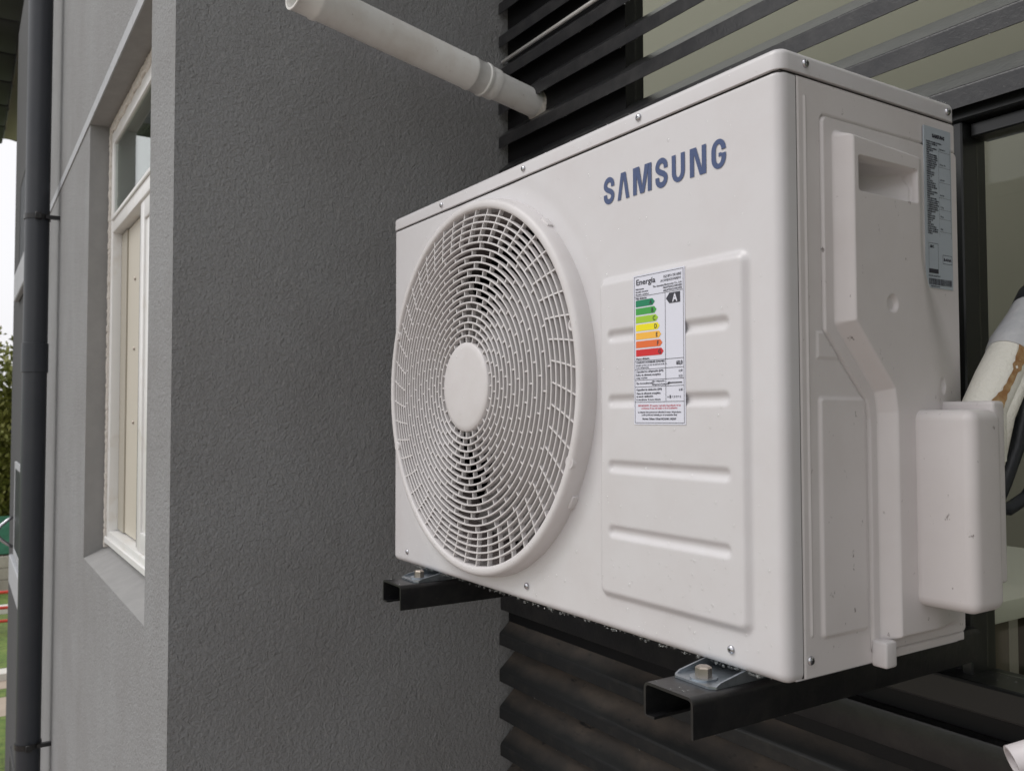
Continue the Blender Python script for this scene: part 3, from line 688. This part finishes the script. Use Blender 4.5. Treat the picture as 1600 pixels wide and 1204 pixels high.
# screws
def screw(p, ax):
    q = MB(); q.cur = 0; q.lathe([(.0047, -.0004), (.0047, .0006), (.0042, .0018), (.0030, .0027), (.0014, .0031), (.0001, .0032)], p, ax, 20)
    s_ = q.build('screw', M['screw'], ac, smooth=True)
    a = Vector(ax); u = Vector((0, 0, 1)); v = a.cross(u).normalized(); q = MB()
    for d1, d2 in ((u, v), (v, u)):
        c_ = Vector(p)+a*.0030; k = []
        for s1, s2, s3 in ((-1, -1, 0), (1, -1, 0), (1, 1, 0), (-1, 1, 0)): k.append(c_+d1*.0020*s1+d2*.00045*s2+a*.0003)
        q.add(k, [(0, 1, 2, 3)])
    q.build('cross_slot', M['hole'], s_, fix=False)
for x, z in ((-.719, .6255), (-.466, .626), (-.213, .6265)): screw((x, -.0012, z), (0, -1, 0))
for x, z in ((-.851, .021), (-.462, .023), (-.074, .020)): screw((x, 0, z), (0, -1, 0))
for y, z in ((.037, .6265), (.294, .6255)): screw((.0006, y, z), (1, 0, 0))
screw((-.0006, .034, .0205), (1, 0, 0))

# feet of the unit (galvanised) on the brackets
def foot(xc, yc):
    q = MB(); x0, x1 = xc-.030, xc+.030; y0, y1 = yc-.022, yc+.075; zb, t = -.0115, .0025
    pl = [(x0, y0+.006), (x0+.006, y0), (x1-.006, y0), (x1, y0+.006), (x1, y1), (x0, y1)]
    q.prism(pl, lambda u, v, h: (u, v, h), zb, zb+t)
    for xx in (x0, x1-t):      # upturned side flanges rising towards the base pan
        q.add([(xx, y0+.006, zb+t), (xx, y1, zb+t), (xx, y1, .001), (xx, y0+.050, .001), (xx, y0+.012, zb+t+.003),
               (xx+t, y0+.006, zb+t), (xx+t, y1, zb+t), (xx+t, y1, .001), (xx+t, y0+.050, .001), (xx+t, y0+.012, zb+t+.003)],
              [(0, 1, 2, 3, 4), (5, 9, 8, 7, 6), (0, 5, 6, 1), (1, 6, 7, 2), (2, 7, 8, 3), (3, 8, 9, 4), (4, 9, 5, 0)])
    return q.build('foot', M['zinc'], ac, auto=30)
for xc in (-.089, -.760):
    foot(xc, -.022)

# --- writing: maker's lettering
def stroke(mb, pts, tx, tz, place):
    # constant-thickness stroke along a centreline; tx horizontal thickness of uprights, tz vertical thickness of bars
    P_ = [np.array(p, float) for p in pts]; n = len(P_); Lf, Rt = [], []
    for i in range(n):
        a = P_[max(i-1, 0)]; b = P_[min(i+1, n-1)]; t = (b-a)*np.array([1/tx, 1/tz]); t /= np.linalg.norm(t); nrm = np.array([-t[1], t[0]])
        o_ = nrm*np.array([tx, tz])/2; Lf.append(P_[i]+o_); Rt.append(P_[i]-o_)
    vs = [place(*p) for p in Lf+Rt]; mb.add(vs, [(i, i+1, n+i+1, n+i) for i in range(n-1)])
def arcp(cx, cz, rx, rz, a0, a1, n=10): return [(cx+rx*math.cos(R(a0+(a1-a0)*k/n)), cz+rz*math.sin(R(a0+(a1-a0)*k/n))) for k in range(n+1)]
def letter(mb, ch, x0, x1, z0, z1, place, t=.30):
    W, H = x1-x0, z1-z0; tx, tz = W*t, H*.17
    pl = lambda u, v: place(x0+u, z0+v)
    if ch == 'S':
        rx = (W-tx)/2; cx = W/2; rz = (H-tz)/4; rr = rx*.98
        top = arcp(cx, H-tz/2-rz, rr, rz, 0, 90, 7)+arcp(cx, H-tz/2-rz, rr, rz, 90, 200, 9)
        c1 = (cx-rr*.55, H-tz/2-rz*1.72); c2 = (cx+rr*.55, tz/2+rz*1.72)
        bot = arcp(cx, tz/2+rz, rr, rz, 20, -90, 9)+arcp(cx, tz/2+rz, rr, rz, -90, -180, 7)
        pts = [(cx+rr, H-tz/2-rz*1.35)]+top+[c1, c2]+bot+[(cx-rr, tz/2+rz*1.35)]
        cl = [pts[0]]
        for p in pts[1:]:
            if math.hypot(p[0]-cl[-1][0], p[1]-cl[-1][1]) > 1e-5: cl.append(p)
        stroke(mb, cl, tx, tz*1.15, pl)
    elif ch == 'L':   # A without its bar
        for s_ in (0, 1):
            a = (0, 0) if s_ == 0 else (W, 0); f = (lambda u: u) if s_ == 0 else (lambda u: W-u)
            mb.add([pl(f(0), 0), pl(f(W*.27), 0), pl(f(W*.505), H*.80), pl(f(W*.50), H), pl(f(W*.30), H)], [(0, 1, 2, 3, 4)])
    elif ch == 'M':
        tt = W*.20
        mb.add([pl(0, 0), pl(tt, 0), pl(tt, H), pl(0, H)], [(0, 1, 2, 3)])
        mb.add([pl(W, 0), pl(W-tt, 0), pl(W-tt, H), pl(W, H)], [(0, 1, 2, 3)])
        p2 = lambda u, v: tuple(np.array(pl(u, v))+np.array((0, -.0002, 0)))
        mb.add([p2(tt*.62, H), p2(tt*1.75, H), p2(W*.5, H*.24), p2(W*.5, 0), p2(W*.5-tt*.55, 0)], [(0, 1, 2, 3, 4)])
        mb.add([p2(W-tt*.62, H), p2(W*.5+tt*.55, 0), p2(W*.5, 0), p2(W*.5, H*.24), p2(W-tt*1.75, H)], [(0, 1, 2, 3, 4)])
    elif ch == 'U':
        rx = (W-tx)/2; rz = H*.30; stroke(mb, [(tx/2, H), (tx/2, rz+tz/2)]+arcp(W/2, rz+tz/2, rx, rz, 180, 360, 16)[1:]+[(W-tx/2, H)], tx, tz, pl)
    elif ch == 'N':
        mb.add([pl(0, 0), pl(tx*.86, 0), pl(tx*.86, H), pl(0, H)], [(0, 1, 2, 3)]); mb.add([pl(W, 0), pl(W-tx*.86, 0), pl(W-tx*.86, H), pl(W, H)], [(0, 1, 2, 3)])
        mb.add([pl(tx*.86, H), pl(tx*1.3, H), pl(W-tx*.86, H*.22), pl(W-tx*.86, 0), pl(W-tx*1.3, 0), pl(tx*.86, H*.78)], [(0, 1, 2, 3, 4, 5)])
    elif ch == 'G':
        rx = (W-tx)/2; rz = H*.30
        pts = [(W-tx/2, H*.62)]+arcp(W/2, H-rz-tz/2, rx, rz, 0, 180, 16)+arcp(W/2, rz+tz/2, rx, rz, 180, 360, 16)+[(W-tx/2, H*.50)]
        cl = [pts[0]]
        for p in pts[1:]:
            if math.hypot(p[0]-cl[-1][0], p[1]-cl[-1][1]) > 1e-5: cl.append(p)
        stroke(mb, cl, tx, tz, pl)
        mb.add([pl(W*.50, H*.53), pl(W-tx*.99, H*.53), pl(W-tx*.99, H*.40), pl(W*.50, H*.40)], [(0, 1, 2, 3)])
LET = [('S', -.2817, -.2606), ('L', -.2544, -.2321), ('M', -.225, -.1917), ('S', -.185, -.164), ('U', -.157, -.1359), ('N', -.1279, -.1028), ('G', -.0948, -.0737)]
q = MB(); 
cur = [0]
def pl_f(x, z): return (x, -.0007, z)
for i, (c_, x0, x1) in enumerate(LET):
    letter(q, c_, x0, x1, .5335 if i < 3 else .5325, .5670 if i < 4 else .5650, pl_f)
# solidify a hair: duplicate slightly behind is unnecessary, ink film sits 0.7 mm proud of the paint
q.build('maker_lettering', M['logo'], ac, fix=False)

# --- energy label
EX0, EX1, EZ1, EH = -.2185, -.1315, .4335, .178
YE = -.0069
def le(u, v, dy=0): return (EX0+u, YE-dy, EZ1-v)     # u, v in metres from the top left
q = MB(); q.add([(EX0, YE+.0006, EZ1-EH), (EX1, YE+.0006, EZ1-EH), (EX1, YE+.0006, EZ1), (EX0, YE+.0006, EZ1), (EX0, YE, EZ1-EH), (EX1, YE, EZ1-EH), (EX1, YE, EZ1), (EX0, YE, EZ1)],
                [(4, 5, 6, 7), (0, 3, 2, 1), (0, 1, 5, 4), (1, 2, 6, 5), (2, 3, 7, 6), (3, 0, 4, 7)])
en = q.build('energy_label', M['paper'], ac)
ink = MB(); DY_ = .0003
def rectm(mb, u0, u1, v0, v1, dy=DY_): mb.add([le(u0*.001, v1*.001, dy), le(u1*.001, v1*.001, dy), le(u1*.001, v0*.001, dy), le(u0*.001, v0*.001, dy)], [(0, 1, 2, 3)])
def hline(v, u0=2, u1=85): rectm(ink, u0, u1, v-.25, v+.25)
for v in (2, 26, 102.8, 113, 125.5, 133.7, 151.6, 176): hline(v)
for u, v0, v1 in ((2, 2, 176), (85, 2, 176), (55.5, 26, 151.6)): rectm(ink, u-.25, u+.25, v0, v1)
def tx(mb, s, u, v, h_, bold=.012, align='LEFT', sx=.85): textmb(mb, s, h_*.001*(1.6 if h_ < 2.2 else 1.45), lambda a, b: le(u*.001+a, v*.001-b, DY_*1.2), max(bold, .03) if h_ < 2.2 else bold, align, sx*(1.42 if h_ < 2.2 else 1.15), 1 if h_ < 3 else 3)
tx(ink, 'Energía', 5, 12, 6.6, .016, sx=1.06)
tx(ink, 'EQUIPO DE AIRE', 82, 9, 2.9, .015, 'RIGHT', .8); tx(ink, 'ACONDICIONADO', 82, 13.4, 2.9, .015, 'RIGHT', .8)
tx(ink, 'Fabricante', 4.5, 18, 1.8); tx(ink, 'Modelo interior', 4.5, 21.3, 1.8); tx(ink, 'Modelo exterior', 4.5, 24.6, 1.8)
tx(ink, 'The Samsung Electronics Co., Ltd.', 83, 18, 1.8, .02, 'RIGHT', .85); tx(ink, 'AR24TSHCLWKNZS', 83, 21.3, 1.8, .02, 'RIGHT'); tx(ink, 'AR24TSHCLWKXZS', 83, 24.6, 1.8, .02, 'RIGHT')
tx(ink, 'Más eficiente', 4.5, 29.2, 1.9, .04); tx(ink, 'Menos eficiente', 4.5, 101.3, 1.9, .04)
vs_ = (30.2, 39.8, 49.6, 59.2, 69.2, 79.2, 89.2); tips = (38, 41, 43.5, 46, 48.5, 50.5, 52.5)
for i, (v0, tp) in enumerate(zip(vs_, tips)):
    a = MB(); v1 = v0+8; vm = v0+4
    a.add([le(.0045, v1*.001, DY_), le((tp-4)*.001, v1*.001, DY_), le(tp*.001, vm*.001, DY_), le((tp-4)*.001, v0*.001, DY_), le(.0045, v0*.001, DY_)], [(0, 1, 2, 3, 4)])
    a.build('class_arrow', M['arrow_'+'abcdefg'[i]], en, fix=False)
    textmb(ink, 'ABCDEFG'[i], .0072, lambda a_, b_, tp=tp, v0=v0: le((tp-9)*.001+a_, (v0+6.6)*.001-b_, DY_*2), .02, 'LEFT', .9, 3)
ink.add([le(.057, .0335, DY_), le(.0625, .0395, DY_), le(.080, .0395, DY_), le(.080, .0275, DY_), le(.0625, .0275, DY_)], [(0, 1, 2, 3, 4)])
wh = MB(); textmb(wh, 'A', .0125, lambda a_, b_: le(.068+a_, .038-b_, DY_*2), .03, 'LEFT', .9, 3); wh.build('rating_letter', M['paper'], en, fix=False)
tx(ink, 'CONSUMO DE ENERGÍA (kWh/MES)', 4.5, 105.8, 1.9, .03, sx=.72); tx(ink, '(medido en base a un uso de una hora al día, en', 4.5, 108.8, 1.5, sx=.8); tx(ink, 'modo refrigeración)', 4.5, 111.6, 1.5, sx=.8)
tx(ink, 'Capacidad de refrigeración (kW)', 4.5, 116.6, 2, .02, sx=.78); tx(ink, 'Índice de eficiencia energética', 4.5, 120.6, 2, .02, sx=.78); tx(ink, '(carga completa)', 4.5, 123.8, 1.6, sx=.8)
tx(ink, 'Tipo de acondicionador', 4.5, 130.4, 2, .02, sx=.7); tx(ink, 'Sólo refrigeración', 32.5, 128.4, 1.6, sx=.8); tx(ink, 'Refrigeración/Calefacción', 32.5, 132.2, 1.6, sx=.75)
tx(ink, 'Capacidad de calefacción (kW)', 4.5, 138, 2, .02, sx=.78); tx(ink, 'Clase de eficiencia energética', 4.5, 142.4, 2, .02, sx=.78); tx(ink, 'en modo calefacción', 4.5, 145.9, 2, .02, sx=.78); tx(ink, 'A: más eficiente  G: menos eficiente', 4.5, 149.6, 1.7, .01, sx=.75)
tx(ink, '60,0', 83, 110, 4.4, .03, 'RIGHT', .8); tx(ink, '6,43', 83, 118.2, 2.6, .02, 'RIGHT'); tx(ink, '3,22', 83, 124.2, 2.6, .02, 'RIGHT')
tx(ink, '6,45', 83, 139.6, 2.6, .02, 'RIGHT'); tx(ink, 'A', 58, 147.4, 2.4); tx(ink, 'B', 61.5, 147.8, 3.4, .03); tx(ink, 'C D E F G', 65.5, 147.4, 2.4)
rectm(ink, 61, 82, 129.6, 130.9); ink.add([le(.058, .13025, DY_), le(.0615, .1285, DY_), le(.0615, .132, DY_)], [(0, 2, 1)])
red = MB()
tx(red, 'IMPORTANTE - El consumo real varía dependiendo de las', 43.5, 156.8, 1.7, .03, 'CENTER', .78); tx(red, 'condiciones de uso del equipo y de su localización', 43.5, 159.8, 1.7, .03, 'CENTER', .78)
tx(ink, 'La etiqueta debe permanecer adherida al cuerpo del producto', 43.5, 164.4, 1.7, .03, 'CENTER', .75); tx(ink, 'y sólo podrá ser retirada por el consumidor final', 43.5, 167.6, 1.7, .03, 'CENTER', .78)
tx(ink, 'Norma Chilena Oficial NCh3081.Of2007', 43.5, 172.4, 2, .03, 'CENTER', .75)
ink.build('printed_text', M['ink'], en, fix=False); red.build('printed_warning', M['ink_red'], en, fix=False)

# --- rating plate on the side
PY0, PY1, PZ1, PH = .2425, .2965, .6005, .188
def lp(u, v, d=0): return (.0022+d, PY0+u, PZ1-v)
q = MB(); q.box(.0006, .0022, PY0, PY1, PZ1-PH, PZ1); rp = q.build('rating_plate', M['plate'], ac)
ink = MB()
def tp(s, u, v, h_, bold=.02, align='LEFT', sx=.85): sx *= 1.25; textmb(ink, s, h_*.001*1.42, lambda a, b: lp(u*.001+a, v*.001-b, .0003), bold, align, sx, 1)
def rp_(u0, u1, v0, v1): ink.add([lp(u0*.001, v1*.001, .0003), lp(u1*.001, v1*.001, .0003), lp(u1*.001, v0*.001, .0003), lp(u0*.001, v0*.001, .0003)], [(0, 1, 2, 3)])
tp('SAMSUNG', 16, 12, 4.2, .06, sx=.72)
words = ['EQUIPO DE AIRE ACONDICIONADO', 'UNIDAD EXTERIOR', 'MODELO', 'TENSIÓN NOMINAL', 'FRECUENCIA', 'FASES', 'CAPACIDAD REFRIGERACIÓN', 'CAPACIDAD CALEFACCIÓN', 'POTENCIA NOMINAL',
         'CORRIENTE NOMINAL', 'POTENCIA MÁXIMA', 'CORRIENTE MÁXIMA', 'REFRIGERANTE', 'CARGA', 'PRESIÓN ALTA', 'PRESIÓN BAJA', 'GRADO IP', 'CLASE', 'PESO NETO', 'NIVEL DE RUIDO']
v = 17.0; i = 0
while v < 126:
    s = words[i % len(words)]
    tp(s[:22] if i < 3 else s[:int(13+5*abs(math.sin(i*1.7)))], 4, v+1.6, 1.75, .05, sx=.80 if i < 3 else .74); v += 2.55; i += 1
for k, v in enumerate((22, 40, 58, 76, 90, 101, 116)):
    rp_(28, 52, v+5.0, v+5.25); tp(['220-240 V~', '50 Hz 1 Ph', '6,43 kW', 'R-410A', '1,2 kg', '42 kg', 'IP24'][k], 30, v+3, 1.8, .03)
rp_(51.6, 51.9, 22, 128); rp_(27.8, 28.0, 22, 128)
for a in ((5, 24, 136, 136.4), (5, 24, 166, 171), (5, 5.4, 136, 171), (23.6, 24, 136, 171), (33, 52, 148, 148.5), (33, 52, 158, 158.5), (33, 33.5, 148, 158.5), (51.5, 52, 148, 158.5)): rp_(*a)
tp('SEC', 8, 141.5, 3.0, .05); tp('R-410A', 35, 155, 3.4, .05, sx=.8); tp('MODEL: AR24TSHC', 4, 175, 1.8, .03)
u = 5.0; rs = np.random.default_rng(3)
while u < 51: w_ = rs.choice([.35, .7, 1.2]); rp_(u, min(u+w_, 51.5), 177, 184.5); u += w_+rs.choice([.4, .7])
tp('0YJBPAMT100088', 8, 187, 1.6, .03)
ink.build('printed_text', M['ink'], rp, fix=False)

# --- rain drops on the unit
ico = bmesh.new(); bmesh.ops.create_icosphere(ico, subdivisions=2, radius=1); ico.verts.index_update()
IV = [v.co.copy() for v in ico.verts]; IF = [[v.index for v in f.verts] for f in ico.faces]
IF0 = [[v.index for v in f.verts] for f in ico.faces if f.calc_center_median().y < .05]; IF1 = [[v.index for v in f.verts] for f in ico.faces if f.calc_center_median().x > -.05]; ico.free()
q = MB()
def blob(c, ax, r, flat_=.5, run=1.0):
    # ax: 0 -> sits on a face looking -Y, 1 -> +X, 2 -> hangs below
    vs = []
    for v in IV:
        if ax == 0: vs.append((c[0]+v.x*r, c[1]+v.y*r*flat_, c[2]+v.z*r*run))
        elif ax == 1: vs.append((c[0]+v.x*r*flat_, c[1]+v.y*r, c[2]+v.z*r*run))
        else: vs.append((c[0]+v.x*r, c[1]+v.y*r, c[2]+v.z*r*1.15))
    q.add(vs, (IF0, IF1, IF)[ax])
for i in range(900):
    x = rng.uniform(-.90, -.02); z = rng.uniform(.01, .60)
    if rng.random() < .45: z = .01+abs(rng.normal())*.07
    if z > .6 or (-.24 < x < -.12 and .25 < z < .44): continue
    r_ = math.hypot(x-FX, z-FZ); r0 = rng.choice([.0008, .0012, .0016, .0022], p=[.4, .32, .2, .08])
    if r_ < .066: blob((x, -.0312, z), 0, r0)
    elif r_ < .2765: continue
    elif r_ < .284: blob((x, -.0236, z), 0, r0)
    elif r_ < .2935: continue
    else:
        on = (-.283 < x < -.050) and (.048 < z < .431); blob((x, -.0062 if on else 0.0003, z), 0, r0, .5, rng.uniform(1, 1.35))
for i in range(130):     # beads on the lower rim
    a = R(rng.uniform(-150, -25)); rr = rng.uniform(.277, .289); blob((FX+rr*math.cos(a), -.0236+max(0, rr-.2825)*.7, FZ+rr*math.sin(a)), 0, rng.uniform(.0007, .0017))
for i in range(150):     # grille beads
    a = rng.uniform(0, 2*PI); k = rng.integers(1, NR); rr = RH+k*dr_; blob((FX+rr*math.cos(a), yfr(rr)-.0001, FZ+rr*math.sin(a)), 0, rng.uniform(.0006, .0012))
for i in range(170):     # row hanging under the front edge
    x = rng.uniform(-.90, -.02); blob((x, rng.uniform(.001, .010), -.0006+rng.uniform(-.0008, .0006)), 2, rng.choice([.0009, .0014, .0021], p=[.45, .4, .15]))
for i in range(60):      # along the lid edge and lid front
    x = rng.uniform(-.9, -.02); z = rng.choice([.6375, rng.uniform(.618, .634)]); blob((x, -.0012 if z < .635 else .004, z), 0, rng.uniform(.0007, .0016))
for i in range(50):
    y = rng.uniform(.03, .30); z = rng.choice([.003, rng.uniform(.02, .2), .618], p=[.3, .4, .3]); blob((.0006 if z > .6 else -.0003, y if z > .3 else rng.uniform(.03, .125), z), 1, rng.uniform(.0006, .0013))
for i in range(22):
    blob((.0006*0+rng.uniform(.001, .003)-.001, rng.uniform(.003, .022), rng.uniform(.02, .3)), 1, rng.uniform(.0006, .001))
for i in range(60):      # wet top edge of the lid at the back
    y = rng.uniform(.17, .30); blob((-.003, y, .6378), 1, rng.uniform(.0005, .0010), .6)
q.build('rain_drops', M['drop'], ac, smooth=True, kind='stuff', fix=False)

# ------------------------------------------------------------------ brackets
def channel(x0, x1, y0, y1, label):
    b = thing('support_bracket', label, 'bracket', ((x0+x1)/2, y0, -.0625), 'channel brackets under the unit')
    zt, zb, t, r = -.0118, -.0520, .003, .007
    outer = []
    def arc(cx, cz, rr, a0, a1, n=6): return [(cx+rr*math.cos(R(a0+(a1-a0)*k/n)), cz+rr*math.sin(R(a0+(a1-a0)*k/n))) for k in range(n+1)]
    o_ = [(x1, zb)]+arc(x1-r, zt-r, r, 0, 90)+arc(x0+r, zt-r, r, 90, 180)+arc(x0+.004, zb+.004+.004, .004, 180, 270, 4)+[(x0+.016, zb+.004)]
    i_ = [(x1-t, zb)]+arc(x1-r, zt-r, r-t, 0, 90)+arc(x0+r, zt-r, r-t, 90, 180)+arc(x0+.004+.001, zb+.008, .002, 180, 270, 4)+[(x0+.016, zb+.004+t)]
    q = MB(); n = len(o_); V = []
    for y in (y0, y1):
        V += [(x, y, z) for x, z in o_]+[(x, y, z) for x, z in i_]
    F = []
    for k in range(n-1):
        F += [(k, k+1, n+k+1, n+k), (2*n+k, 3*n+k, 3*n+k+1, 2*n+k+1), (k, 2*n+k, 2*n+k+1, k+1), (n+k, n+k+1, 3*n+k+1, 3*n+k)]
    F += [(0, n, 3*n, 2*n), (n-1, 3*n-1, 4*n-1, 2*n-1)]
    q.add(V, F); q.build('channel', M['black'], b, auto=35)
    xc, yc = (x0+x1)/2-.001, y0+.052
    q = MB(); q.lathe([(.0055, -.0090), (.0145, -.0090), (.0145, -.0072), (.0055, -.0072)], (xc, yc, 0), (0, 0, 1), 32); q.build('washer', M['zinc'], b, auto=40)
    q = MB(); q.lathe([(.0001, .0035), (.0072, .0035), (.0088, .0020), (.0088, -.0072)], (xc, yc, 0), (0, 0, 1), 6); q.build('bolt', M['bolt'], b, auto=20)
    q = MB()
    for i in range(26):
        r_ = rng.uniform(.0008, .0019); px, py = rng.uniform(x0+.006, x1-.006), rng.uniform(y0+.003, y0+.06)
        if abs(px-xc) < .032 and py > y0+.02: continue
        q.lathe([(r_, 0), (r_*.8, r_*.35), (.0001, r_*.5)], (px, py, zt), (0, 0, 1), 10)
    for i in range(20):
        r_ = rng.uniform(.0007, .0014); q.lathe([(.0001, -r_*1.5), (r_*.8, -r_), (r_*.9, 0)], (x1-.0015, rng.uniform(y0, y0+.25), zb), (0, 0, 1), 8)
    q.build('rain_drops', M['drop'], b, smooth=True, kind='stuff')
    return b
channel(-.124, -.052, -.078, .437, 'black steel channel bracket under the near end of the unit')
channel(-.794, -.724, -.074, .437, 'black steel channel bracket under the far end of the unit')

# drops on the window sill behind
q = MB()
for i in range(60):
    r_ = rng.uniform(.001, .0026); q.lathe([(r_, 0), (r_*.8, r_*.45), (.0001, r_*.7)], (rng.uniform(-.12, .3), rng.uniform(.445, .50), -.084), (0, 0, 1), 12)
q.build('rain_drops', M['drop'], rwn, smooth=True, kind='stuff')

# ------------------------------------------------------------------ refrigerant line, cables, conduit
ip = thing('insulated_pipe', 'white foam wrapped refrigerant pipe torn open behind the valve cover', 'pipe', (.03, .29, .24))
P0, P1, P2, P3, P4, P5 = [Vector(v) for v in ((.040, .283, .215), (.042, .284, .272), (.039, .348, .337), (.036, .413, .391), (.036, .467, .425), (.05, .56, .45))]
q = MB(); q.tube([P0, P1, P1.lerp(P2, .5), P2], .0285, 28, radii=[.0235, .0245, .0250, .0242]); fo = q.build('foam_sleeve', M['foam'], ip, auto=50)
# torn slit showing the core: a ragged patch standing a hair proud of the sleeve
ax = (P2-P1).normalized(); toc = (cam.location-P1).normalized(); sd_ = ax.cross(toc).normalized(); fr = sd_.cross(ax).normalized()
if sd_.dot(Vector((.54, .84, 0))) < 0: sd_ = -sd_
if fr.dot(toc) < 0: fr = -fr
q = MB(); Lr, Rr = [], []
for k in range(22):
    t = k/21; c_ = P1.lerp(P2, -.35+1.35*t); wv = .0055+.002*math.sin(t*9)+random.uniform(-.0015, .0015); cv = .33+.18*math.sin(t*2.5)
    for lst, a in ((Lr, cv-wv/.028), (Rr, cv+wv/.028)):
        lst.append(c_+(fr*math.cos(a)+sd_*math.sin(a))*.0254)
q.add(Lr+Rr, [(i, i+1, 23+i, 22+i) for i in range(21)]); q.build('torn_core', M['foam_torn'], ip, fix=False)
q = MB(); q.tube([P1+sd_*.018+Vector((0, 0, -.055)), P1+sd_*.021, P1.lerp(P2, .6)+sd_*.018, P2+sd_*.009], .011, 16, radii=[.003, .011, .013, .009]); q.build('foam_flap', M['foam'], ip, smooth=True)
q = MB(); q.tube([P2-ax*.004, P2+ax*.01, P3-ax*.02, P3], .031, 28, radii=[.0258, .0270, .0268, .0262]); q.build('tape_wrap', M['wrap'], ip, auto=50)
q = MB(); q.tube([P3-ax*.001, P3+ax*.02, P4, P5], .030, 24, radii=[.0264, .0268, .026, .026]); q.build('black_wrap', M['rubber'], ip, auto=50)

q = MB(); q.tube([(.062, .385, .40), (.060, .365, .345), (.053, .352, .280), (.050, .335, .228), (.047, .313, .190), (.039, .295, .150), (.036, .285, .11)], .0088, 16)
tag(q.build('cable', M['rubber'], smooth=True), 'black power cable dropping beside the torn foam pipe', 'cable')
q = MB(); q.tube([(.030, .272, .170), (.042, .290, .164), (.054, .308, .160), (.062, .333, .173), (.066, .360, .200), (.075, .375, .25)], .0075, 16)
tag(q.build('cable', M['rubber'], smooth=True), 'lower black cable looping out behind the terminal cover', 'cable')
q = MB(); d0 = Vector((.139, .141, -.0565)); d1 = Vector((.205, .215, -.020)); dd = (d1-d0).normalized()
q.lathe([(.0125, 0), (.0150, 0), (.0150, .022), (.0165, .024), (.0165, .030), (.0150, .032), (.0150, .30), (.0125, .30), (.0125, 0)], d0, dd, 32)
cp = thing('conduit_pipe', 'short open white conduit pipe at the lower right corner', 'pipe', tuple(d0)); q.build('conduit', M['pipe_white'], cp, auto=40)
q = MB(); q.tube([d0+dd*.29, d0+dd*.34+Vector((.0, .02, -.02)), d0+dd*.36+Vector((.02, .10, -.10)), (.40, .46, -.16)], .0105, 14); q.build('lead', M['rubber'], cp, smooth=True)
